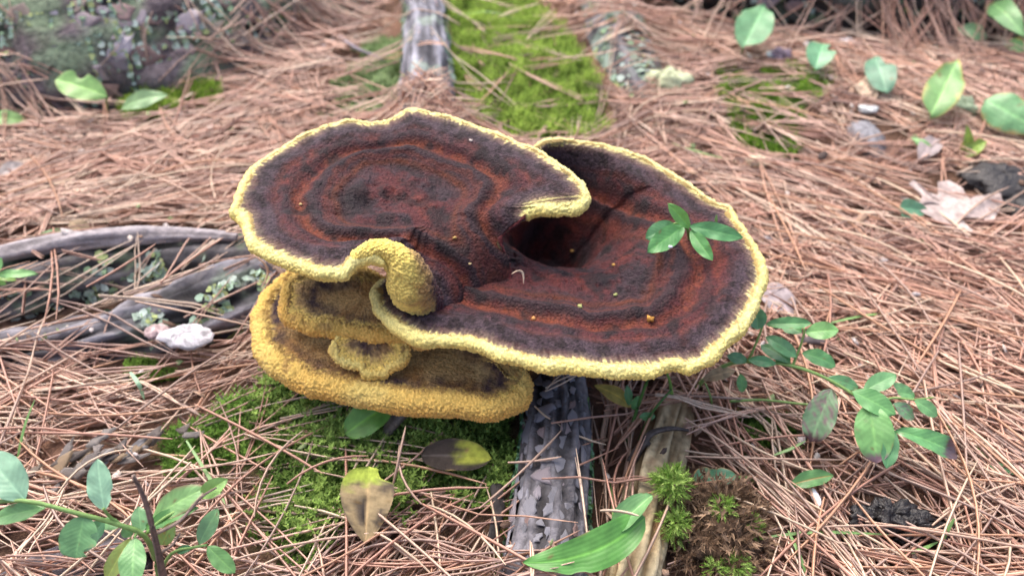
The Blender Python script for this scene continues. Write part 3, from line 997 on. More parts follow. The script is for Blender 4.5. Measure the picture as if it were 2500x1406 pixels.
GRN = (0.10, 0.27, 0.055)
GLAU = (0.26, 0.47, 0.30)
DGRN = (0.05, 0.17, 0.05)
BLUEG = (0.13, 0.33, 0.18)
YGRN = (0.28, 0.42, 0.07)
BRIGHT = (0.15, 0.36, 0.035)


def single_leaf(name, label, p0, p1, w, col=GRN, stalk=None, m=None, k=.5, ex=(0, 0, 0), cat='leaf', seed=0, **kw):
    B, Tp = at(*p0), at(*p1)
    org = np.array([B[0], B[1], float(H(B[0], B[1]))])
    e = empty(name, org, label, cat)
    rib = kw.pop('rib', tuple(np.clip(np.array(col) * 1.7 + .03, 0, 1)))
    me = leaf_mesh('blade', B, Tp, wpx(w, (B + Tp) / 2), nrm_mix(B, k, ex), base=col, rib=rib, seed=seed, org=org, **kw)
    link('blade', me, m or M_LEAF, e)
    if stalk is not None:
        S0 = gat(stalk[0], stalk[1], -.003)
        mid = (S0 + B) / 2 + np.array([0, 0, .004])
        cv = catmull(np.array([S0, mid, B, B + (Tp - B) * .04]), 12)
        V, f = tube(cv, np.linspace(.0011, .0007, 12), 6)
        link('stalk', mesh('stalk', V - org, f, np.repeat(np.array([[.17, .28, .08]]), len(V), 0)), M_STEM, e)
    return e


YE = edge_tint((.55, .42, .10), .9, .8)
TE = edge_tint((.50, .26, .10), .9, .85)
PALE = edge_tint((.45, .50, .22), .7, .85)
LV = 'wild_leaf'
single_leaf(LV, 'large smooth green leaf held upright before the lichen crusted trunk foot', (1815, 116, .028), (1868, 14, .045), 92, (.17, .38, .17), (1805, 150), k=.75, a=.62, b=.95, bow=.06, seed=1)
single_leaf(LV, 'heart shaped green leaf with a torn notch in the needle litter', (2010, 108, .03), (1990, 170, .02), 74, (.17, .40, .20), (2000, 160), k=.7, a=.55, b=.6, seed=2, bites=((.25, 1, .55, .14),), fold=.3)
single_leaf(LV, 'muted blue green leaf crossed by a needle', (2135, 140, .03), (2165, 228, .018), 70, (.13, .29, .17), (2140, 205), k=.7, a=.5, b=.5, seed=3, bites=((.2, 1, .5, .2),))
single_leaf(LV, 'long pointed yellow edged leaf standing upright in the litter', (2272, 285, .018), (2338, 146, .045), 86, (.22, .42, .13), (2265, 310), k=.8, a=.6, b=.95, bow=.05, colf=YE, seed=4, wave=.05)
single_leaf(LV, 'broad glossy green leaf with a brown edge, leaning over the litter', (2405, 245, .03), (2540, 325, .02), 96, (.18, .40, .16), (2400, 290), k=.7, a=.5, b=.8, colf=TE, seed=5, curl=.3)
single_leaf(LV, 'drooping green leaf with a scorched tip by the dark trunk foot', (2500, 90, .035), (2412, 10, .04), 56, (.19, .40, .14), (2510, 130), k=.7, colf=spots((.2, .3, .1), .9, .3, (.55, .35, .12), .9), bow=.16, seed=6)
single_leaf(LV, 'pale green leaf bent double beside the scorched leaf', (2335, 70, .02), (2408, 98, .012), 40, (.26, .45, .20), (2335, 90), k=.6, bow=.2, seed=7)
single_leaf(LV, 'small cupped leaf with a yellowing rim', (2455, 105, .012), (2500, 130, .012), 44, (.17, .38, .13), None, k=.6, colf=YE, seed=8, fold=.5)
single_leaf(LV, 'folded yellow green leaf with an orange edge in the litter', (2345, 380, .004), (2410, 345, .02), 62, YGRN, None, k=.6, colf=TE, seed=9, fold=.55, bites=((.6, 1, .5, .2),))
single_leaf(LV, 'narrow upright yellow green leaf fold joined low in the litter', (2362, 370, .004), (2360, 305, .03), 30, YGRN, None, k=.7, seed=10, fold=.6)
single_leaf(LV, 'narrow green leaf lying over a striped dry leaf', (2225, 335, .015), (2282, 385, .006), 24, (.22, .44, .14), None, k=.5, seed=11, bow=.12)
single_leaf(LV, 'bright pale green leaf with a chewed edge against the fallen log', (262, 236, .035), (135, 195, .045), 72, (.28, .52, .14), (265, 290), k=.7, seed=12, bites=((.55, -1, .45, .1),), colf=PALE, a=.7, b=.7)
single_leaf(LV, 'washed out green leaf leaning on moss at the foot of the log', (410, 232, .02), (295, 268, .012), 44, (.33, .52, .24), None, k=.6, seed=13, bow=.14)
single_leaf(LV, 'light green leaf lying before the log, its tip on the needles', (-30, 290, .02), (70, 300, .012), 44, (.30, .52, .16), None, k=.6, seed=14, bow=.12)
single_leaf(LV, 'dark blue green leaf beside the pale dry maple leaf', (2195, 508, .014), (2270, 518, .012), 50, BLUEG, (2230, 560), k=.8, a=.25, b=.9, seed=15, fold=.35)
single_leaf(LV, 'vivid green leaf poking out under the lowest bracket', (955, 985, .026), (842, 1060, .016), 84, BRIGHT, (985, 1010), k=.55, a=.45, b=.5, seed=16, bow=.05)
single_leaf(LV, 'big deep green leaf curling over the barked root', (1575, 1262, .05), (1275, 1372, .045), 96, (.10, .30, .035), None, k=.45, ex=(0, -.3, 0), a=.45, b=.75, n=30, bow=.05, fold=.12, seed=17, wave=.02, bites=((.62, 1, .14, .05), (.8, 1, .12, .04)), side=.10)
single_leaf(LV, 'trough shaped pale underside of leaf rising over the rotten stick', (1500, 1300, .045), (1592, 1208, .055), 74, (.17, .36, .12), (1490, 1180), k=.6, ex=(-.3, .1, 0), a=.4, b=.5, n=24, fold=.55, seed=18)
single_leaf(LV, 'dying leaf, green at the top and brown with black streaks below', (900, 1138, .03), (893, 1326, .014), 132, (.36, .25, .12), None, M_DRY, k=.7, a=.42, b=.85, n=30, fold=.15, seed=19, bow=.05,
            bites=((.12, 1, .5, .1),),
            colf=lambda c, t, v, nz: mix(mix(mix(c, np.array([.06, .05, .045]), (sstep(.1, .35, nz + .35 * np.abs(v) - .1) * .8)[:, None]), np.array([.035, .03, .03]),
                                             (np.exp(-((v + .22 * t) / .10) ** 2) * sstep(.35, .45, t) * sstep(.85, .7, t))[:, None]), np.array([.40, .50, .08]), sstep(.30, .18, t + .2 * nz)[:, None]))
single_leaf(LV, 'blackened leaf with a yellow green patch in the shade below the fungus', (1200, 1120, .022), (1028, 1112, .018), 86, (.045, .035, .03), None, M_DRY, k=.6, a=.6, b=.6, seed=20, fold=.3,
            colf=lambda c, t, v, nz: mix(c, np.array([.30, .33, .05]), (sstep(.55, .3, t + .2 * nz) * sstep(.95, .5, np.abs(v + .25)))[:, None]))
single_leaf(LV, 'flat blue green leaf with a ragged brown edge on the right litter', (1800, 1165, .02), (1690, 1168, .014), 54, (.09, .27, .13), (1850, 1190), k=.6, a=.5, b=.35, seed=21, bites=((.55, 1, .3, .08), (.5, -1, .3, .12)), colf=TE)
single_leaf(LV, 'dark green leaf with a rusty midrib half under the needles', (2035, 1160, .016), (1925, 1185, .012), 48, (.10, .25, .06), None, k=.5, seed=22, fold=.4, rib=(.4, .22, .06))
single_leaf(LV, 'small green leaf tip far out on the bare litter', (2405, 1135, .01), (2490, 1155, .008), 24, (.14, .33, .14), None, k=.5, seed=23)
single_leaf(LV, 'yellowed crinkled leaf tucked in the shade beneath the rim', (1450, 940, .025), (1545, 995, .015), 40, (.40, .30, .05), None, M_DRY, k=.6, seed=24, bow=.2, colf=TE)
single_leaf(LV, 'tan withered leaf hanging below the green blueberry stem', (1795, 905, .03), (1715, 928, .026), 34, (.36, .25, .14), None, M_DRY, k=.6, seed=25, bow=.15)
single_leaf(LV, 'slim green leaf lying beside a tan dry leaf behind the mossy root', (165, 562, .016), (80, 600, .01), 34, (.22, .40, .16), None, k=.5, seed=26)
single_leaf('dry_leaf', 'tan dry leaf behind the bleached ridge of the mossy root', (215, 580, .008), (170, 540, .02), 50, (.46, .32, .20), None, M_DRY, k=.6, seed=27, bow=.1)
single_leaf('dry_leaf', 'mauve grey dry leaf at the edge of the wide cap', (1860, 700, .012), (1935, 770, .01), 70, (.36, .29, .31), None, M_DRY, k=.5, seed=28, bow=.12, a=.5, b=.5)
single_leaf('dry_leaf', 'greyish dry leaf with a torn corner on the left litter', (70, 405, .012), (-10, 432, .01), 44, (.42, .36, .34), None, M_DRY, k=.5, seed=29, bites=((.6, 1, .5, .2),), bow=.1)
single_leaf('dry_leaf', 'striped grey dry leaf under a narrow green leaf', (2290, 340, .01), (2240, 395, .008), 52, (.33, .26, .26), None, M_DRY, k=.5, seed=30, bow=.1)
single_leaf('dry_leaf', 'buff crumpled dry leaf below the muted blue green leaf', (2095, 200, .012), (2135, 255, .008), 50, (.50, .36, .26), None, M_DRY, k=.5, seed=31, bow=.15, wave=.1)

# pale lobed dry leaf
OUT = [(2192, 487), (2241, 504), (2250, 482), (2214, 457), (2228, 444), (2265, 471), (2292, 471), (2288, 447), (2319, 437), (2352, 457), (2369, 484), (2413, 484),
       (2446, 464), (2455, 484), (2429, 531), (2392, 531), (2349, 528), (2376, 561), (2366, 575), (2329, 555), (2292, 535), (2255, 518)]
oc = np.array([at(x, y, .014) for x, y in OUT])
oc = np.array([p for k in range(len(oc)) for p in (oc[k], mix(oc[k], oc[(k + 1) % len(oc)], .5))])
cc_ = at(2318, 500, .014)
rs = np.linspace(0, 1, 9)
P = cc_ + (oc[:, None] - cc_) * rs[None, :, None]
sh = P.shape
P = P.reshape(-1, 3)
P[:, 2] += .006 * fbm(P * 45, 3) + .009 * np.tile(rs ** 2, len(oc)) * fbm(P * 18 + 3, 2)
lc = mix(np.array([.36, .29, .27]), np.array([.58, .49, .46]), sstep(-.3, .4, fbm(P * 60, 3))[:, None])
org = np.array([cc_[0], cc_[1], float(H(cc_[0], cc_[1]))])
pl = link('maple_leaf', mesh('maple_leaf', P - org, grid_faces(len(oc), 9), lc, {'vp': P[:, 0] * 900}), M_DRY, None, org)
tag(pl, 'pale pinkish dry lobed leaf lying flat on the needles', 'leaf')


# ------------------------------------------------------------------ leafy plants
def stem_part(e, org, pts, r0, r1, col=(.20, .34, .10), name='stem', n=24, m=None):
    P = np.array([at(*p) for p in pts])
    cv = catmull(P, n)
    V, f = tube(cv, np.linspace(r0, r1, n), 7)
    link(name, mesh(name, V - org, f, np.repeat(np.array([col]), len(V), 0)), m or M_STEM, e)


def plant(name, label, base, stems, leaves, cat='plant', k=.6):
    b = gat(*base)
    e = empty(name, b, label, cat)
    for st in stems:
        stem_part(e, b, *st)
    for i, L in enumerate(leaves):
        bb, tt, w, col = L[:4]
        kw = dict(L[4]) if len(L) > 4 else {}
        B, Tp = at(*bb), at(*tt)
        m = kw.pop('m', M_LEAF)
        kk = kw.pop('k', k)
        ex = kw.pop('ex', (random.uniform(-.25, .25), random.uniform(-.15, .15), 0))
        kw.setdefault('a', .75)
        kw.setdefault('b', .75)
        kw.setdefault('n', 16)
        kw.setdefault('bow', random.uniform(.03, .1))
        kw.setdefault('rib', tuple(np.clip(np.array(col) * 1.35 + .03, 0, 1)))
        me = leaf_mesh('leaf', B, Tp, wpx(w, (B + Tp) / 2), nrm_mix(B, kk, ex), base=col, veins='pin', seed=i + 50, org=b, **kw)
        link('leaf', me, m, e)
    return e


REDSP = spots((.30, .16, .14), .32, .75)
plant('blueberry_sprig', 'blue green blueberry sprig spreading beside a dead brown twig', (392, 1470),
      [([(395, 1480, .0), (385, 1390, .035), (355, 1310, .06), (290, 1280, .07), (180, 1250, .08), (60, 1222, .088), (-60, 1230, .09)], .0014, .0008),
       ([(300, 1284, .068), (270, 1262, .074), (252, 1240, .08)], .0008, .0006),
       ([(390, 1400, .03), (420, 1350, .045), (470, 1336, .05), (505, 1330, .052)], .0009, .0006),
       ([(350, 1305, .06), (335, 1300, .064), (328, 1312, .064)], .0009, .0006),
       ([(360, 1300, .06), (400, 1265, .066), (470, 1225, .07), (500, 1205, .072)], .0009, .0005)],
      [((62, 1220, .088), (-35, 1105, .098), 96, GLAU), ((115, 1238, .083), (-30, 1272, .078), 48, (.17, .38, .11)), ((255, 1246, .079), (238, 1120, .092), 62, GLAU, {'bites': ((.3, -1, .25, .06),)}),
       ((205, 1258, .077), (185, 1362, .066), 90, (.15, .34, .12), {'bites': ((.45, 1, .45, .08), (.8, 1, .6, .1)), 'a': .5, 'b': .4}),
       ((258, 1268, .07), (195, 1345, .058), 52, (.11, .27, .13)), ((330, 1312, .064), (325, 1440, .058), 64, (.17, .38, .12)),
       ((320, 1312, .062), (258, 1420, .05), 44, (.36, .46, .09), {'colf': spots((.5, .25, .08), .35, .7)}),
       ((352, 1292, .06), (486, 1238, .07), 44, (.09, .24, .045), {'fold': .35}), ((372, 1262, .063), (505, 1188, .075), 66, (.22, .42, .13), {'colf': edge_tint((.3, .17, .12), .9, .8)}),
       ((490, 1212, .072), (556, 1168, .078), 48, (.25, .46, .10), {'fold': .4}), ((486, 1328, .051), (532, 1240, .06), 44, (.20, .40, .16)),
       ((507, 1332, .052), (574, 1398, .044), 46, (.17, .38, .10), {'colf': spots((.25, .16, .2), .45, .8)}), ((470, 1336, .05), (430, 1346, .046), 22, DGRN),
       ((345, 1300, .06), (338, 1235, .066), 40, (.20, .41, .17)), ((322, 1308, .062), (300, 1285, .066), 34, (.15, .32, .10)), ((300, 1284, .067), (238, 1278, .062), 34, (.14, .34, .10)),
       ((395, 1330, .045), (425, 1272, .056), 40, (.27, .42, .11), {'colf': spots((.45, .28, .08), .2, .8)})])
plant('blueberry_bush', 'long arching blueberry stem with green and purple spotted leaves beside the wide cap', (1700, 960),
      [([(1690, 965, .0), (1720, 925, .02), (1775, 890, .035), (1840, 882, .045), (1920, 890, .05), (2000, 915, .05), (2080, 960, .046), (2140, 1005, .042), (2182, 1048, .038)], .0013, .0007),
       ([(1825, 884, .045), (1845, 840, .058), (1862, 795, .068), (1868, 775, .072)], .0008, .0005),
       ([(1935, 893, .05), (1952, 850, .06), (1963, 815, .068), (1962, 800, .07)], .0008, .0005),
       ([(1780, 980, .012), (1860, 976, .02), (1950, 985, .026), (2010, 990, .03)], .0008, .0006),
       ([(2130, 998, .042), (2175, 972, .046), (2230, 975, .046), (2280, 970, .046)], .0007, .0004),
       ([(1740, 1010, .0), (1735, 970, .018), (1722, 935, .026)], .0008, .0005)],
      [((1850, 805, .066), (1848, 750, .074), 48, (.12, .33, .15)), ((1870, 792, .07), (1982, 790, .074), 36, (.11, .30, .09), {'fold': .4}), ((1958, 812, .068), (1908, 792, .066), 40, (.12, .32, .10)),
       ((1966, 812, .07), (2048, 806, .074), 46, (.18, .41, .11)), ((1945, 872, .056), (1870, 822, .06), 40, (.14, .35, .14), {'fold': .3}), ((1930, 885, .052), (1858, 842, .05), 46, (.07, .22, .06)),
       ((1895, 888, .05), (1826, 878, .05), 28, (.10, .30, .11)), ((1958, 862, .055), (2040, 894, .05), 46, (.11, .31, .09)), ((1930, 888, .05), (1888, 872, .05), 20, (.13, .34, .13)),
       ((1825, 882, .045), (1775, 868, .046), 30, (.10, .27, .12)), ((2020, 922, .049), (2096, 946, .046), 34, (.13, .33, .12), {'colf': REDSP}), ((2108, 955, .046), (2188, 914, .052), 46, (.14, .34, .12)),
       ((2080, 955, .047), (2186, 1012, .042), 58, (.15, .38, .11)), ((2122, 985, .044), (2140, 1130, .026), 92, (.19, .43, .12), {'colf': spots((.36, .20, .17), .38, .75, (.22, .14, .17), .86), 'a': .6, 'b': .6, 'n': 22}),
       ((2178, 1045, .038), (2164, 1144, .026), 42, (.11, .30, .11)), ((2186, 1050, .038), (2336, 1110, .028), 58, (.12, .33, .09), {'m': M_LEAFWET, 'colf': spots((.3, .2, .15), .7, .5, (.10, .065, .075), .74), 'a': .6, 'b': .35, 'n': 24, 'fold': .3}),
       ((2030, 948, .044), (1980, 1078, .024), 76, (.17, .30, .14), {'colf': spots((.24, .13, .16), .05, .85, (.07, .03, .03), .88), 'a': .6, 'b': .5}), ((2190, 958, .046), (2234, 966, .044), 30, (.15, .36, .12)),
       ((2180, 935, .048), (2232, 968, .044), 26, (.18, .40, .16)), ((2232, 976, .046), (2288, 1016, .04), 36, (.16, .38, .13)), ((2180, 985, .044), (2232, 1022, .036), 38, (.17, .35, .16), {'colf': spots((.22, .12, .17), .1, .8)}),
       ((1808, 912, .03), (1812, 958, .022), 26, (.11, .30, .08)), ((1985, 1000, .026), (1962, 1030, .02), 24, (.2, .42, .12))])
plant('leaf_sprig', 'small fresh green sprig growing up through the wide cap', (1676, 640),
      [([(1690, 640, .05), (1684, 600, .085), (1680, 565, .104), (1678, 553, .108)], .0011, .0008), ([(1680, 560, .106), (1660, 548, .109), (1645, 546, .11)], .0008, .0006)],
      [((1684, 556, .108), (1630, 497, .122), 36, (.15, .38, .06), {'fold': .3}), ((1670, 552, .109), (1580, 616, .103), 54, (.11, .33, .075)), ((1682, 552, .109), (1814, 581, .106), 44, (.10, .31, .09), {'fold': .25}),
       ((1686, 562, .107), (1740, 636, .100), 40, (.12, .35, .08), {'fold': .35}), ((1650, 548, .107), (1576, 582, .101), 50, (.09, .26, .09))], k=.7)
plant('green_seedling', 'few bright green seedling leaves at the foot of the mossy root', (-40, 690), [([(-45, 700, .0), (-40, 680, .03), (-20, 672, .04)], .001, .0007)],
      [((-10, 672, .04), (92, 668, .042), 24, (.22, .46, .14)), ((-20, 670, .04), (5, 630, .05), 34, (.20, .44, .12)), ((-15, 676, .038), (40, 684, .034), 20, (.30, .50, .10)), ((-20, 680, .038), (15, 694, .03), 18, (.22, .46, .1))])
plant('bilberry_shoot', 'upright dark green stems with a tiny leaf in the shade under the wide rim', (1560, 1060),
      [([(1530, 1080, .0), (1555, 1000, .02), (1580, 930, .045), (1600, 890, .055)], .0011, .0008, (.07, .17, .04)), ([(1560, 1075, .0), (1590, 1010, .02), (1640, 950, .035)], .0009, .0006, (.07, .17, .04)),
       ([(1640, 965, .02), (1635, 930, .035), (1625, 905, .045)], .0012, .0005, (.14, .3, .06))],
      [((1560, 1018, .016), (1600, 1016, .016), 22, (.13, .34, .11)), ((1545, 1000, .018), (1560, 965, .026), 22, (.10, .28, .07)), ((1536, 990, .02), (1530, 940, .03), 22, (.08, .22, .06))])


# ------------------------------------------------------------------ grass blades, twigs, crumbs
def strip(name, label, pts, w, col, cat='grass', group=None, m=None):
    P = np.array([at(*p) for p in pts])
    cv = catmull(P, 16)
    T, S, N = frames(cv)
    wd = w * np.sin(np.linspace(.35, 3.1, 16)) ** .6
    V = np.concatenate([cv - S * wd[:, None], cv + N * wd[:, None] * .25, cv + S * wd[:, None]])
    fa = np.array([(j * 16 + i, j * 16 + i + 1, (j + 1) * 16 + i + 1, (j + 1) * 16 + i) for j in range(2) for i in range(15)])
    org = cv[0]
    o = link(name, mesh(name, V - org, fa, np.repeat(np.array([col]), len(V), 0), {'vp': V[:, 0] * 0}), m or M_LEAF, None, org)
    return tag(o, label, cat, group)


GB = 'thin green grass blade lying among the brown needles'
GG = 'grass blades in the litter'
strip('grass_blade', 'short curved pale green blade standing up in the left litter', [(318, 908, .03), (340, 940, .03), (352, 975, .016)], .0012, (.26, .44, .28))
GL = iter(['behind the blueberry sprig leaves', 'slanting through moss left of the dying leaf', 'lying level before the shaggy moss clump', 'crossing the level blade by the moss clump', 'standing behind the black lump',
           'lying below the black lump', 'behind the arching blueberry stem', 'past the wet brown tipped leaf', 'under the purple spotted leaf', '', 'lying behind the wide cap', 'arching over the bright moss cushion'])
for pts in ([(40, 1130, .005), (60, 1040, .02), (85, 975, .03)], [(455, 1075, .02), (520, 1180, .014), (590, 1300, .008)], [(1870, 1310, .012), (2000, 1298, .014), (2170, 1304, .012)],
            [(1925, 1295, .014), (1950, 1350, .014), (1975, 1420, .008)], [(2330, 1265, .025), (2300, 1320, .012), (2285, 1360, .004)], [(2210, 1352, .01), (2250, 1340, .012), (2290, 1322, .01)],
            [(2020, 790, .012), (2100, 772, .014), (2180, 762, .012)], [(2290, 1020, .014), (2380, 1090, .012), (2480, 1190, .008)], [(1890, 1110, .012), (1930, 1095, .014), (1968, 1075, .018)],
            [(1745, 560, .102), (1748, 540, .108), (1750, 524, .113)], [(1640, 350, .01), (1720, 375, .014), (1800, 395, .01)], [(1110, 40, .02), (1200, 30, .04), (1290, 60, .02)]):
    gl = next(GL)
    strip('grass_blade', 'thin green grass blade ' + gl if pts[0][2] < .1 else 'tiny green blade tip pushing through the wide cap', pts, .0009, (.20, .38, .12), group=GG if pts[0][2] < .1 else None)


def twig(label, pts, r0, r1, col, branches=()):
    P = np.array([at(*p) for p in pts])
    org = P[0].copy()
    e = empty('twig', org, label, 'twig')
    for k, (pp, a, b) in enumerate([(pts, r0, r1)] + list(branches)):
        Q = np.array([at(*p) for p in pp])
        rr = np.linspace(a, b, len(Q))
        V, f, g1, g2, ang, _, _, _ = woody(Q, rr, 50, 10, .3, .25, 2.5, k * 3.0)
        c = mix(np.array(col) * .5, np.array(col) * 1.3, sstep(-.4, .4, g1)[:, None])
        link('branch' if k else 'stick', mesh('stick', V - org, f, c), M_TWIG, e)
    return e


twig('dead dark brown twig standing upright in the blueberry sprig', [(410, 1480, .0), (395, 1390, .05), (375, 1300, .08), (355, 1225, .10), (325, 1160, .115)], .0019, .0007, (.22, .165, .14),
     [([(385, 1300, .077), (440, 1270, .07), (490, 1215, .075), (528, 1190, .078)], .0009, .0004), ([(388, 1350, .065), (420, 1330, .06), (440, 1300, .062)], .0008, .0004)])
twig('crooked dark twig caught between the barked root and rotten stick', [(1540, 1130, .01), (1570, 1080, .016), (1595, 1055, .02), (1640, 1045, .022), (1680, 1050, .018)], .0028, .0008, (.10, .085, .08),
     [([(1575, 1075, .016), (1590, 1100, .012), (1580, 1130, .006)], .0018, .0008)])
twig('thin grey twig lying left of the silvery root', [(828, 90, .012), (870, 118, .016), (920, 140, .014), (945, 155, .01)], .0022, .0012, (.28, .25, .28))
twig('blackish knobbly stick along the left flank of the barked root', [(1212, 1190, .012), (1218, 1240, .016), (1205, 1300, .014), (1195, 1340, .008)], .0035, .002, (.045, .04, .04))
twig('short dark stub in the litter behind the arching blueberry stem', [(1955, 838, .01), (1980, 832, .014), (2015, 838, .012)], .003, .002, (.10, .085, .09))
twig('grey broken root tip poking from moss under the lowest bracket', [(980, 1000, .02), (960, 1030, .018), (935, 1070, .008)], .005, .0022, (.17, .14, .12))


def blob(name, label, cat, px, py, dz, rx, ry, rz, col, m, seed, amp=.35, fr=30, n=28, parent=None):
    c = gat(px, py, dz)
    u, v = np.meshgrid(np.linspace(0, 2 * math.pi, n, endpoint=False), np.linspace(0.02, math.pi - .02, n // 2), indexing='ij')
    d = np.stack([np.cos(u) * np.sin(v), np.sin(u) * np.sin(v), np.cos(v)], -1).reshape(-1, 3)
    P = d * np.array([rx, ry, rz])
    q_ = P / max(rx, ry)
    P = P * (1 + amp * fbm(q_ * fr * .05 + seed, 3) + amp * .5 * np.abs(fbm(q_ * 4 + seed, 3)))[:, None]
    P[:, 2] += amp * rz * .8 * np.abs(fbm(q_ * 6 + seed + 4, 2))
    cols = mix(np.array(col) * .55, np.array(col) * 1.35, sstep(-.4, .4, fbm(P * 300 + seed, 3))[:, None])
    o = link(name, mesh(name, P, grid_faces(n, n // 2), cols), m, None, c)
    return tag(o, label, cat)


blob('bark_chip', 'white grey flaky chip on the cracked blackish root', 'bark chip', 455, 822, .022, .014, .009, .004, (.55, .53, .56), M_CRUMB, 3, .6)
blob('bark_chip', 'small pinkish chip next to the white grey flaky chip', 'bark chip', 385, 808, .02, .007, .005, .003, (.48, .36, .36), M_CRUMB, 4, .6)
blob('stone', 'grey lichen speckled stone half sunk in needles behind the wide cap', 'stone', 2118, 345, .002, .014, .026, .010, (.20, .20, .22), M_CRUMB, 5, .35)
blob('lichen_tuft', 'pale green lichen tuft between the upright leaf and broad leaf', 'lichen', 2345, 265, .008, .014, .012, .009, (.32, .40, .28), M_LICHEN, 6, .7)
blob('lichen_tuft', 'pale cream green lichen tuft beside the lichen coated root', 'lichen', 1625, 205, .008, .02, .014, .01, (.42, .46, .30), M_LICHEN, 16, .7)
blob('rotten_wood_lump', 'black rotten wood lump near the pale dry lobed leaf', 'rotten wood', 2440, 445, .004, .03, .022, .010, (.03, .026, .025), M_BLACK, 7, .5)
blob('rotten_wood_lump', 'black glossy rotten lump pressed into the right litter', 'rotten wood', 2165, 1262, .010, .015, .008, .006, (.03, .03, .03), M_BLACK, 8, 1.1, 60, 60)
blob('rotten_wood_lump', 'black wet rotten crust just below the glossy lump', 'rotten wood', 2235, 1292, .008, .013, .006, .005, (.03, .03, .03), M_BLACK, 9, 1.2, 60, 50)
blob('rotten_wood_lump', 'small dark lump just past the black rotten wood by the pale leaf', 'rotten wood', 2495, 510, .004, .012, .012, .008, (.03, .03, .035), M_BLACK, 10, .5)
blob('small_cone', 'small mauve scaly cone on moss near the heart shaped leaf', 'cone', 1905, 140, .01, .010, .008, .008, (.22, .17, .22), M_CRUMB, 12, .5)
blob('bark_chip', 'white chip beside the mauve scaly cone', 'bark chip', 1888, 134, .012, .006, .005, .003, (.55, .60, .60), M_CRUMB, 13, .5)
blob('bark_chip', 'white chip in front of the dark trunk foot', 'bark chip', 2068, 103, .01, .008, .006, .003, (.60, .60, .62), M_CRUMB, 14, .5)
blob('bark_chip', 'pale chip above the grey stone', 'bark chip', 2122, 268, .01, .008, .006, .003, (.55, .57, .57), M_CRUMB, 15, .5)
blob('bark_chip', 'cream wood chip at the near edge of the right moss patch', 'bark chip', 1850, 395, .01, .009, .007, .004, (.58, .50, .36), M_CRUMB, 17, .5)
blob('feather_scrap', 'tiny white scrap on the litter below the purple spotted leaf', 'scrap', 1992, 1215, .012, .002, .0055, .0012, (.70, .70, .74), M_CRUMB, 18, .4, 30, 16)

# crumbs lying on the caps (px, py, cap height guess, size, colour)
dg = bpy.context.evaluated_depsgraph_get()
dg.update()


def on_cap(px, py):
    d = np.array([(px - 1250) / F, 0, 0]) + UP * (703 - py) / F + FWD
    ok, loc, nr, idx, ob, mt = scene.ray_cast(dg, Vector(CAMP), Vector(d).normalized(), distance=3)
    return np.array(loc)


for k, (px, py, sz, c, lab) in enumerate([
        (1588, 782, .0021, (.55, .27, .06), 'largest orange crumb on the rust band of the wide cap'), (1503, 721, .0014, (.40, .42, .16), 'pale olive pellet right of the funnel on the wide cap'),
        (1416, 750, .0014, (.36, .38, .14), 'pale olive pellet near the front band of the wide cap'), (1398, 614, .0014, (.50, .30, .10), 'orange grain inside the funnel'),
        (1302, 779, .0012, (.55, .28, .10), 'orange grain on the front rust band'), (1110, 582, .0010, (.62, .42, .14), 'yellow grain in the middle of the upper cap'),
        (1498, 648, .0010, (.60, .36, .10), 'yellow grain on the right wall of the funnel'), (1148, 645, .0008, (.62, .48, .25), 'cream grain on the neck between the caps'),
        (1150, 345, .0010, (.72, .62, .55), 'white grain near the back rim of the upper cap'), (735, 500, .0009, (.6, .45, .2), 'tan grain on the left dark ring of the upper cap'),
        (1636, 604, .0012, (.75, .8, .85), 'white speck below the sprig on the wide cap')]):
    p = on_cap(px, py)
    u, v = np.meshgrid(np.linspace(0, 2 * math.pi, 8, endpoint=False), np.linspace(0.05, math.pi - .05, 5), indexing='ij')
    d = np.stack([np.cos(u) * np.sin(v), np.sin(u) * np.sin(v), np.cos(v)], -1).reshape(-1, 3)
    Q = d * sz * np.array([1, .8, .7]) * (1 + .9 * pn(d * 2.3 + k))[:, None]
    o = link('debris_crumb', mesh('debris_crumb', Q, grid_faces(8, 5), np.repeat(np.array([c]), len(Q), 0)), M_CRUMB, None, p + np.array([0, 0, sz * .4]))
    tag(o, lab, 'crumb')


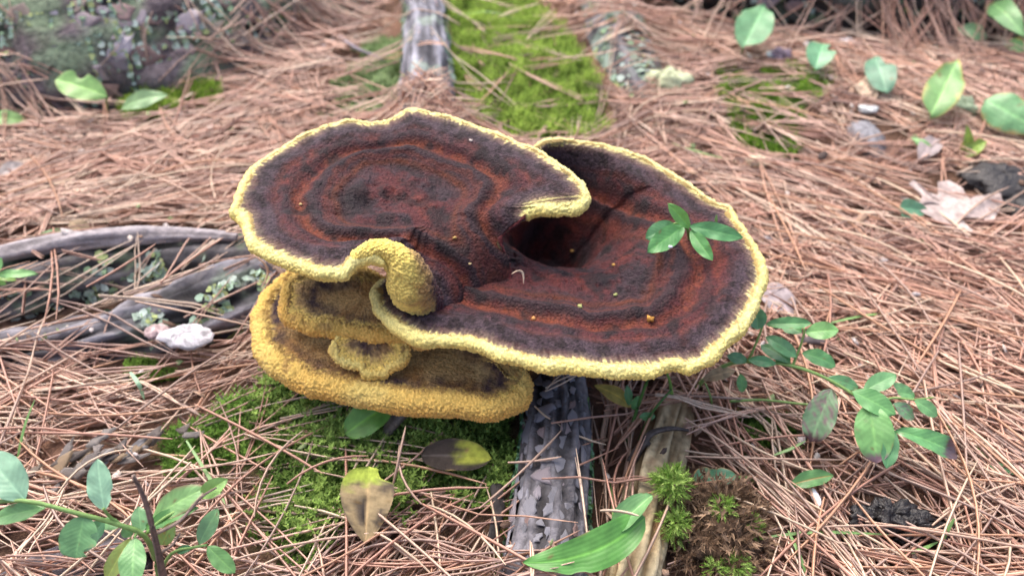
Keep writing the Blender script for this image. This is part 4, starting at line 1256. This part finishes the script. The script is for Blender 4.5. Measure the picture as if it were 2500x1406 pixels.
# ------------------------------------------------------------------ moss
def moss(name, label, poly, n, h, leafL, nl, c0, c1, seed, lean=.5, extra=None):
    r = np.random.default_rng(seed)
    poly = np.array(poly, float)
    pts = []
    G = np.array([gat(px, py) for px, py in poly])
    lo, hi = G.min(0), G.max(0)
    x = r.uniform(lo[0], hi[0], n * 4)
    y = r.uniform(lo[1], hi[1], n * 4)
    z = H(x, y)
    a, b, dp = proj(np.stack([x, y, z], -1))
    jit = 55 * fbm(np.stack([x * 40, y * 40, 0 * x], -1), 2)
    k = np.where(inpoly(a + jit, b + jit, poly))[0][:n]
    x, y, z = x[k], y[k], z[k]
    n = len(k)
    hum = fbm(np.stack([x * 45, y * 45, 0 * x], -1), 3)
    z = z + np.clip(hum, -.5, 1) * h * 1.2 - .001
    hh = h * r.uniform(.6, 1.25, n)
    az = r.uniform(0, 2 * math.pi, n)
    ln = r.uniform(.1, lean, n)
    tip = np.stack([np.cos(az) * ln * hh, np.sin(az) * ln * hh, hh], -1)
    base = np.stack([x, y, z], -1)
    V = np.zeros((n, nl, 3, 3))
    for j in range(nl):
        t = (j + .5) / nl
        p = base + tip * t
        p[:, 2] -= 0.25 * ln * hh * t * t
        phi = az + j * 2.4 + r.uniform(-.3, .3, n)
        up = mix(.15, 1.1, t)
        d = np.stack([np.cos(phi), np.sin(phi), np.full(n, up)], -1)
        d /= np.linalg.norm(d, axis=1)[:, None]
        L = leafL * r.uniform(.7, 1.2, n) * mix(1.0, .55, t)
        s = np.stack([-np.sin(phi), np.cos(phi), 0 * phi], -1) * (leafL * .17)
        V[:, j, 0] = p - s
        V[:, j, 1] = p + s
        V[:, j, 2] = p + d * L[:, None]
    Vf = V.reshape(-1, 3)
    f = np.arange(len(Vf)).reshape(-1, 3)
    br = sstep(-.5, .6, hum + .5 * r.normal(0, .5, n))
    c = mix(np.array(c0), np.array(c1), br[:, None]) * r.uniform(.6, 1.3, n)[:, None]
    c = np.repeat(c, nl * 3, 0)
    org = base.mean(0)
    o = link(name, mesh(name, Vf - org, [f], c, smooth=False), M_MOSS, None, org)
    return tag(o, label, 'moss', kind='stuff')


moss('moss', 'bright green moss cushion to the right of the silvery root', MOSS_BACK, 10000, .013, .0040, 7, (.13, .23, .03), (.40, .56, .10), 1)
moss('moss', 'green moss patch glimpsed through needles behind the wide cap', MOSS_RIGHT, 4200, .009, .0036, 7, (.07, .16, .015), (.20, .36, .03), 2)
moss('moss', 'lush feathery moss in the shade before the fungus', MOSS_FRONT, 4200, .013, .0044, 14, (.06, .13, .02), (.34, .50, .12), 3, 1.2)
moss('moss', 'thin green moss left of the feathery moss', MOSS_LEFT, 1500, .008, .003, 9, (.08, .18, .025), (.22, .40, .07), 4, .9)
moss('moss', 'small moss strip at the foot of the fallen log', MOSS_LOG, 2400, .012, .0036, 7, (.11, .20, .02), (.26, .40, .05), 5)
moss('moss', 'pale moss and lichen to the left of the silvery root', MOSS_GREYL, 3200, .009, .0036, 7, (.16, .26, .08), (.36, .48, .24), 6)
moss('moss', 'dark moss shreds under the needles right of the rotten stick', MOSS_RFRONT, 700, .007, .003, 8, (.05, .11, .015), (.12, .24, .04), 7)
moss('moss', 'tiny moss patch in the left litter by the curved pale blade', MOSS_MID, 500, .008, .003, 8, (.08, .16, .02), (.18, .32, .05), 8)
moss('moss', 'mossy crust along the left flank of the barked root', [(1240, 1230), (1285, 1210), (1280, 1300), (1265, 1420), (1205, 1420), (1215, 1330)], 900, .008, .0026, 9, (.14, .17, .02), (.30, .34, .06), 9)


# brown dead moss clump with green tufts
def shaggy(name, ctr, rx, ry, rz, n, sl, nl, c0, c1, seed, leafL):
    r = np.random.default_rng(seed)
    d = r.normal(size=(n, 3))
    d[:, 2] = np.abs(d[:, 2]) * .9
    d /= np.linalg.norm(d, axis=1)[:, None]
    p = ctr + d * np.array([rx, ry, rz]) * r.uniform(.5, 1.05, n)[:, None]
    q = d * np.array([1, 1, .7]) + r.normal(0, .45, (n, 3))
    q /= np.linalg.norm(q, axis=1)[:, None]
    V = np.zeros((n, nl, 3, 3))
    for j in range(nl):
        t = j / nl
        b = p + q * sl * t + np.array([0, 0, -.3 * sl]) * t * t
        w = r.normal(size=(n, 3))
        w -= q * (w * q).sum(1)[:, None]
        w /= np.linalg.norm(w, axis=1)[:, None]
        dd = q * .9 + w * .7
        s = np.cross(q, w) * leafL * .16
        V[:, j, 0] = b - s
        V[:, j, 1] = b + s
        V[:, j, 2] = b + dd * leafL * r.uniform(.7, 1.3, n)[:, None]
    Vf = V.reshape(-1, 3)
    c = mix(np.array(c0), np.array(c1), r.uniform(0, 1, n)[:, None] ** 1.3)
    return Vf, np.arange(len(Vf)).reshape(-1, 3), np.repeat(c, nl * 3, 0)


mc_ = gat(1742, 1300, 0.004)
clump = empty('moss_clump', mc_, 'shaggy brown dead moss clump with bright green tufts beside the rotten stick', 'moss')
Vb, fb = [], 0
u, v = np.meshgrid(np.linspace(0, 2 * math.pi, 40, endpoint=False), np.linspace(0.02, math.pi / 2 + .4, 20), indexing='ij')
d = np.stack([np.cos(u) * np.sin(v), np.sin(u) * np.sin(v), np.cos(v)], -1).reshape(-1, 3)
Pb = d * np.array([.021, .023, .022]) * (1 + .4 * fbm(d * 2.2, 3))[:, None]
link('soil_core', mesh('soil_core', Pb, grid_faces(40, 20), mix(np.array([.05, .035, .025]), np.array([.14, .09, .06]), sstep(-.4, .4, fbm(Pb * 200, 3))[:, None])), M_GROUND, clump)
Vf, ff, cf = shaggy('s', np.zeros(3), .024, .027, .024, 700, .010, 9, (.13, .08, .05), (.42, .29, .19), 3, .0040)
o = link('dead_shoots', mesh('dead_shoots', Vf, [ff], cf, smooth=False), M_MOSS, clump)
o['kind'] = 'stuff'
for (px, py, dz, rr, nn) in ((1640, 1180, .03, .008, 130), (1645, 1275, .02, .0065, 80), (1650, 1310, .012, .005, 50), (1765, 1240, .022, .006, 60), (1828, 1285, .012, .006, 60), (1800, 1385, .012, .006, 60), (1750, 1390, .012, .005, 40)):
    c = at(px, py, float(mc_[2]) + dz) - mc_
    Vf, ff, cf = shaggy('g', c, rr * .6, rr * .6, rr * .6, nn, rr * .95, 12, (.18, .33, .05), (.44, .60, .18), px, rr * .30)
    link('green_tuft', mesh('green_tuft', Vf, [ff], cf, smooth=False), M_MOSS, clump)

# old grey cone / bark fragment at the left
bc = gat(240, 1130, .007)
frag = empty('bark_fragment', bc, 'weathered grey and tan layered bark fragment behind the blueberry sprig', 'bark')
r = np.random.default_rng(44)
for k in range(26):
    o = link('bark_layer', FLAKES[k % 10], None, frag)
    o.material_slots[0].link = 'OBJECT'
    o.material_slots[0].material = M_OLD
    s = .02 * r.uniform(.5, 1.1)
    p = np.array([r.normal(0, .014), 0, 0])
    p[1] = p[0] * .45 + r.normal(0, .006)
    p[2] = .004 + .006 * r.uniform(0, 1) * (1 - abs(p[0]) / .05)
    o.matrix_basis = Matrix.Translation(Vector(p)) @ Matrix.Rotation(.5 + r.normal(0, .3), 4, 'Z') @ Matrix.Rotation(r.normal(0, .3), 4, 'X') @ Matrix.Rotation(r.normal(-.2, .25), 4, 'Y') @ Matrix.Diagonal((s, s * .7, s, 1))

# ------------------------------------------------------------------ pine needles
SPARSE = [([(1660, -140), (2340, -140), (2320, 40), (2200, 70), (1950, 75), (1800, 55), (1690, 25)], .03), (MOSS_BACK, .2), (MOSS_RIGHT, .34), (MOSS_FRONT, .34), (MOSS_LEFT, .4), (MOSS_LOG, .15), (MOSS_GREYL, .35), (MOSS_RFRONT, .5), (MOSS_MID, .5),
          ([(-60, 630), (150, 575), (620, 570), (620, 640), (330, 700), (-60, 755)], .12), ([(-50, 800), (330, 740), (600, 640), (700, 640), (620, 850), (0, 860)], .15),
          ([(1262, 900), (1432, 900), (1440, 1420), (1245, 1420)], .05), ([(1590, 1010), (1670, 1010), (1612, 1420), (1508, 1420)], .10),
          ([(1640, 1180), (1830, 1220), (1860, 1420), (1620, 1420)], .05), ([(975, -60), (1100, -60), (1125, 310), (970, 310)], .05),
          ([(1420, -60), (1570, -60), (1620, 220), (1530, 240), (1450, 120)], .5), ([(1000, 900), (1250, 900), (1250, 1100), (1000, 1060)], .35),
          ([(2090, 1225), (2290, 1240), (2280, 1330), (2120, 1310)], .12), ([(2110, 290), (2180, 300), (2170, 400), (2080, 330)], .15), ([(2200, 440), (2450, 440), (2450, 570), (2230, 560)], .2),
          ([(-60, 1360), (240, 1330), (340, 1340), (300, 1440), (-60, 1440)], .12), ([(150, 1080), (320, 1080), (320, 1180), (150, 1180)], .3)]
LOGPOLY = [(-400, -300), (760, -300), (720, 20), (670, 85), (580, 165), (430, 220), (270, 260), (-400, 275)]


def needle_geo(x, y, ang, L, rad, zoff, tilt, curve, seg, lay):
    n = len(x)
    t = np.linspace(0, 1, seg + 1)
    dx, dy = np.cos(ang), np.sin(ang)
    off = (t[None] - .5) * L[:, None]
    lat = curve[:, None] * L[:, None] * (1 - (2 * t[None] - 1) ** 2)
    px = x[:, None] + dx[:, None] * off - dy[:, None] * lat
    py = y[:, None] + dy[:, None] * off + dx[:, None] * lat
    h = lay(px.ravel(), py.ravel()).reshape(n, seg + 1)
    # stiff needles: blend the support with the straight line over the higher points
    m = h.mean(1, keepdims=True)
    sl = ((h - m) * (t[None] - .5)).sum(1, keepdims=True) / ((t - .5) ** 2).sum()
    line = m + sl * (t[None] - .5)
    up = np.clip((h - line).max(1, keepdims=True), 0, .012)
    pz = mix(h, line + up * .7, .75) + zoff[:, None] + tilt[:, None] * L[:, None] * (t[None] - .5)
    P = np.stack([px, py, pz], -1)
    rr = rad[:, None] * np.array([.75] + [1.0] * (seg - 1) + [.35])[None] if seg > 1 else rad[:, None]
    side = np.stack([-dy, dx, 0 * dx], -1)[:, None]
    upv = np.array([0, 0, 1.0])
    V = np.stack([P + side * rr[..., None] - upv * rr[..., None] * .5, P - side * rr[..., None] - upv * rr[..., None] * .5, P + upv * rr[..., None] * .9], 2)  # n,seg+1,3,3
    V = V.reshape(-1, 3)
    base = (np.arange(n) * (seg + 1) * 3)[:, None, None]
    s_ = (np.arange(seg) * 3)[None, :, None]
    c_ = np.arange(3)[None, None, :]
    c2 = (c_ + 1) % 3
    i0 = base + s_ + c_
    i1 = base + s_ + c2
    f = np.stack([i0, i1, i1 + 3, i0 + 3], -1).reshape(-1, 4)
    return V, f


NC = np.array([[.62, .42, .34], [.54, .33, .26], [.68, .51, .40], [.58, .38, .30], [.48, .28, .21], [.64, .45, .37], [.44, .32, .27], [.72, .58, .46], [.60, .37, .27]])


def keep_prob(x, y):
    a, b, dp = proj(np.stack([x, y, 0 * x], -1))
    keep = np.ones(len(x))
    j = 26 * pn(np.stack([x * 60, y * 60, 0 * x], -1))
    for poly, w in SPARSE:
        k = inpoly(a + j, b + j, poly) & (dp > .05)
        keep[k] = np.minimum(keep[k], w * .55)
    keep[inpoly(a, b, LOGPOLY) & (dp > .05)] *= .03
    return keep, a, b, dp


def flow(x, y):
    """local lie of the needles"""
    a, b, dp = proj(np.stack([x, y, 0 * x], -1))
    ang = .25 + 0 * x
    ang = mix(ang, -.55, sstep(1500, 1900, a))
    ang = mix(ang, .75, sstep(700, 300, a) * sstep(450, 700, b) * sstep(1000, 850, b))
    ang = mix(ang, 1.25, sstep(1100, 1300, a) * sstep(1700, 1500, a) * sstep(900, 1000, b))
    ang = ang + 1.1 * fbm(np.stack([x * 5, y * 5, 0 * x + 8], -1), 2)
    return ang


def carpet(name, label, n, xr, yr, seed, seg, outside=False, zr=(0.0, .013)):
    r = np.random.default_rng(seed)
    x = r.uniform(xr[0], xr[1], n)
    y = r.uniform(yr[0], yr[1], n)
    ang = flow(x, y) + r.normal(0, .55, n) + (r.uniform(0, 1, n) < .22) * r.uniform(-1.5, 1.5, n)
    L0 = np.where(r.uniform(0, 1, n) < .22, r.uniform(.015, .05, n), r.uniform(.055, .12, n))
    keep, a, b, dp = keep_prob(x, y)
    inf = (a > -250) & (a < 2750) & (b > -160) & (b < 1560) & (dp > .05)
    keep[inf if outside else ~inf] = 0
    for t in (.25, .5, .75, 1.0):
        k2 = keep_prob(x + np.cos(ang) * L0 * t, y + np.sin(ang) * L0 * t)[0]
        keep = np.minimum(keep, k2)
    thin = sstep(-.7, 0, fbm(np.stack([x * 14, y * 14, 0 * x + 5], -1), 2))
    k = r.uniform(0, 1, n) < keep * mix(.5, 1, thin)
    x, y, ang, L0 = x[k], y[k], ang[k], L0[k]
    n = len(x)
    # fascicles: every needle gets a twin or two leaving the same base
    tw = r.integers(1, 4, n)
    rep_ = np.repeat(np.arange(n), tw)
    X, Y, A = x[rep_], y[rep_], ang[rep_] + r.normal(0, .05, len(rep_))
    L = L0[rep_] * r.uniform(.92, 1.0, len(rep_))
    X = X + np.cos(A) * L * .5
    Y = Y + np.sin(A) * L * .5
    m = len(X)
    layer = r.uniform(0, 1, n)[rep_]
    zo = mix(zr[0], zr[1], layer) + r.uniform(0, .001, m)
    rad = r.uniform(.00040, .00085, m)
    V, f = needle_geo(X, Y, A, L, rad, zo, r.normal(0, .045, m), r.normal(0, .035, m), seg, HR if not outside else H)
    c = NC[r.integers(len(NC), size=n)][rep_] * r.uniform(.8, 1.15, m)[:, None]
    old = (r.uniform(0, 1, n)[rep_] < mix(.55, .08, layer))
    c[old] = c[old] * np.array([.72, .70, .72])
    c = np.repeat(c * np.array([.97, .93, .90]), (seg + 1) * 3, 0)
    o = link(name, mesh(name, V, f, c), M_NEEDLE)
    return tag(o, label, 'needles', kind='stuff')


carpet('pine_needles', 'thick carpet of fallen reddish brown pine needles', 39000, (-.95, .95), (.10, 1.15), 1, 4)
carpet('pine_needles', 'needle litter continuing beyond the fungus and roots', 16000, (-1.5, 1.5), (-.35, 1.7), 2, 2, True)

# broken bits of bark, scale and leaf among the needles
r = np.random.default_rng(55)
nb_ = 2600
x = r.uniform(-.8, .8, nb_ * 2)
y = r.uniform(.15, 1.05, nb_ * 2)
kp = keep_prob(x, y)[0]
k = np.where(r.uniform(0, 1, len(x)) < kp)[0][:nb_]
x, y = x[k], y[k]
zz = HR(x, y) + r.uniform(.004, .0145, len(k))
sz = r.uniform(.0012, .0042, len(k)) * r.uniform(.5, 1, len(k))
a0 = r.uniform(0, 6.28, len(k))
nn = 5
V = np.zeros((len(k), nn * 2, 3))
tx, ty = r.normal(0, .35, len(k)), r.normal(0, .35, len(k))
for j in range(nn):
    rr = sz * r.uniform(.5, 1.2, len(k))
    aa = a0 + j * 6.2832 / nn
    u = np.cos(aa) * rr * 1.5
    v = np.sin(aa) * rr * .8
    ca, sa = np.cos(a0 * 2), np.sin(a0 * 2)
    dx, dy = u * ca - v * sa, u * sa + v * ca
    for b in (0, 1):
        V[:, b * nn + j] = np.stack([x + dx, y + dy, zz + dx * tx + dy * ty + (b - .5) * sz * .25], -1)
base_ = (np.arange(len(k)) * nn * 2)[:, None]
f5 = [base_ + np.arange(nn)[None, ::-1], base_ + nn + np.arange(nn)[None]]
f4 = np.concatenate([np.stack([base_[:, 0] + j, base_[:, 0] + (j + 1) % nn, base_[:, 0] + nn + (j + 1) % nn, base_[:, 0] + nn + j], -1) for j in range(nn)])
bc_ = np.array([[.12, .075, .055], [.30, .20, .16], [.07, .05, .045], [.42, .38, .38], [.36, .24, .17], [.50, .44, .40], [.20, .26, .12]])[r.integers(7, size=len(k))]
o = link('litter_fragments', mesh('litter_fragments', V.reshape(-1, 3), [np.concatenate(f5), f4], np.repeat(bc_, nn * 2, 0), smooth=False), M_CRUMB)
tag(o, 'small broken bits of bark and leaf strewn among the needles', 'litter', kind='stuff')

# single needles that lie on top
TONES = [('reddish', (.48, .26, .19)), ('straw coloured', (.66, .51, .37)), ('tan', (.58, .40, .30)), ('grey brown', (.40, .28, .23)), ('orange brown', (.53, .30, .19))]
TM = [mat('needle_' + t.split()[0], 0.42, 0.5, 300, 0.2, 0.0, col=c) for t, c in TONES]
NM_ = []
for k in range(8):
    r = np.random.default_rng(100 + k)
    bend = (-.06, -.03, 0.0, .012, .03, .06, -.012, .045)[k]
    V, f = needle_geo(np.zeros(1), np.zeros(1), np.zeros(1), np.ones(1), np.full(1, .0072), np.zeros(1), np.zeros(1), np.full(1, bend), 6, lambda a, b: 0 * a)
    V[:, 2] += .05 * (1 - (2 * V[:, 0]) ** 2) * r.uniform(-.4, .8)
    NM_.append((mesh('pine_needle', V, f), 'bent' if abs(bend) > .025 else 'straight'))
    NM_[-1][0].materials.append(TM[0])
MARKS = [(205, 205, 'by the chewed pale leaf at the log'), (460, 822, 'by the white chip on the cracked root'), (300, 590, 'near the bleached ridge of the mossy root'), (240, 1130, 'near the layered bark fragment'),
         (345, 940, 'near the curved pale blade'), (200, 1250, 'under the blueberry sprig'), (520, 1340, 'near the lone low sprig leaves'), (600, 1150, 'at the edge of the feathery moss'), (895, 1225, 'beside the dying brown leaf'),
         (1115, 1120, 'beside the blackened leaf'), (1100, 1340, 'between the dying leaf and the barked root'), (1480, 1100, 'between the barked root and the rotten stick'), (1740, 1290, 'around the shaggy moss clump'),
         (1750, 1165, 'near the flat blue green leaf'), (1980, 1190, 'near the leaf with a rusty midrib'), (2120, 1060, 'under the purple spotted leaves'), (2180, 1265, 'around the black glossy lump'), (2280, 1090, 'near the wet brown tipped leaf'),
         (1960, 850, 'below the arching blueberry stem'), (2330, 500, 'near the pale lobed leaf'), (2230, 520, 'by the dark blue green leaf'), (2120, 345, 'near the speckled stone'), (1870, 310, 'over the moss behind the wide cap'),
         (2290, 215, 'near the yellow edged upright leaf'), (1900, 730, 'by the mauve dry leaf'), (1250, 200, 'over the bright moss cushion'), (1560, 200, 'near the lichen coated root'), (2000, 480, 'on open litter behind the wide cap'),
         (2420, 800, 'on open litter far from any leaf'), (2450, 1140, 'by the small green leaf tip'), (60, 480, 'on open litter before the log'), (480, 480, 'on litter left of the upper cap'), (60, 1000, 'by the thin blade left of the bark fragment'),
         (2440, 1340, 'on dense litter past the black lump'), (2000, 1350, 'near the crossed green grass blades'), (600, 350, 'on litter between log and upper cap')]
MP = np.array([m[:2] for m in MARKS], float)
r = np.random.default_rng(77)
cnt = 0
USED = set()
NG = 'loose needles on top of the litter'
for _ in range(6000):
    if cnt >= 270:
        break
    px, py = r.uniform(-40, 2540), 1440 - 1150 * r.uniform(0, 1) ** 1.25
    if inpoly(np.array([px]), np.array([py]), [(540, 240), (1450, 240), (1900, 480), (1890, 760), (1720, 930), (1320, 930), (1300, 1030), (800, 1000), (600, 900)])[0]:
        continue
    g = gat(px, py)
    x, y = g[:1], g[1:2]
    L = r.uniform(.06, .125)
    ang = float(flow(x, y)[0]) + r.normal(0, .8)
    kk = min(keep_prob(x + math.cos(ang) * L * t, y + math.sin(ang) * L * t)[0][0] for t in (-.5, -.25, 0, .25, .5))
    if r.uniform() > kk * 1.1:
        continue
    h = float(HR(x, y)[0])
    e1 = float(HR(x + math.cos(ang) * L / 2, y + math.sin(ang) * L / 2)[0])
    e0 = float(HR(x - math.cos(ang) * L / 2, y - math.sin(ang) * L / 2)[0])
    if max(e0, e1, h) > .06:
        continue
    zz = max(h, (e0 + e1) / 2) + r.uniform(.008, .016)
    near = MARKS[int(((MP - (px, py)) ** 2).sum(1).argmin())][2]
    size = 'long' if L > .1 else ('short' if L < .078 else 'medium')
    for _k in range(40):
        me, bent = NM_[r.integers(8)]
        ti = r.integers(5)
        lab = f'{size} {bent} {TONES[ti][0]} pine needle {near}'
        if lab not in USED:
            break
    USED.add(lab)
    o = link('pine_needle', me, None, None, (g[0], g[1], zz))
    o.rotation_euler = (0, -math.asin(max(-.6, min(.6, (e1 - e0) / L))) + r.normal(0, .06), ang)
    w = r.uniform(.9, 1.25) * .1
    o.scale = (L, w, w)
    o.material_slots[0].link = 'OBJECT'
    o.material_slots[0].material = TM[ti]
    tag(o, lab, 'needle', NG)
    cnt += 1

# a few needles placed as seen, long and pale
SP = 'pale straw coloured pine needle'
for k, (p, q, c, lab) in enumerate([
        ((1305, 990, .03), (1480, 1085, .022), 0, 'straw needle pair sticking out below the lowest bracket'), ((1170, 1240, .02), (1370, 1050, .035), 0, 'tan needle slanting across the barked root'),
        ((1240, 1128, .03), (1370, 1114, .036), 0, 'tan needle lying flat across the upper barked root'), ((1465, 1245, .06), (1560, 1258, .06), 0, 'short pale needle lying on the curled green leaf'),
        ((350, 1190, .025), (60, 1225, .02), 0, 'tan needle behind the blueberry sprig'), ((140, 1205, .03), (320, 1095, .03), 0, 'straw needle crossing the layered bark fragment'),
        ((1740, 1195, .02), (2060, 1330, .02), 0, 'long straw needle slanting down from the flat blue green leaf'), ((1250, 668, .094), (1278, 692, .088), 0, 'thin pale needle stub bridging the funnel lip'),
        ((640, 700, .05), (610, 620, .07), 0, 'tan needle leaning on the ochre brackets'), ((330, 735, .04), (640, 800, .036), 0, 'tan needle across the cracked blackish root'),
        ((210, 700, .05), (380, 595, .05), 0, 'reddish needle slanting over the mossy root'), ((390, 690, .045), (545, 580, .05), 0, 'second reddish needle slanting over the mossy root'),
        ((700, 1180, .03), (900, 1112, .03), 0, 'reddish needle reaching over the feathery moss'), ((620, 1260, .02), (740, 1050, .03), 0, 'tan needle standing over the moss'),
        ((960, 1180, .02), (990, 1040, .04), 0, 'upright needle in the moss under the bracket'), ((1030, 1230, .02), (975, 1085, .03), 0, 'speckled upright needle beside the dying leaf')]):
    A, B = at(*p), at(*q)
    L = np.linalg.norm(B - A)
    ax = (B - A) / L
    o = link('pine_needle', NM_[k % 8][0], None, None, (A + B) / 2)
    o.material_slots[0].link = 'OBJECT'
    o.material_slots[0].material = TM[1 if 'straw' in lab or 'pale' in lab else (0 if 'reddish' in lab else 2)]
    o.rotation_euler = (0, -math.asin(ax[2]), math.atan2(ax[1], ax[0]))
    o.scale = (L, .1, .1)
    tag(o, lab, 'needle')
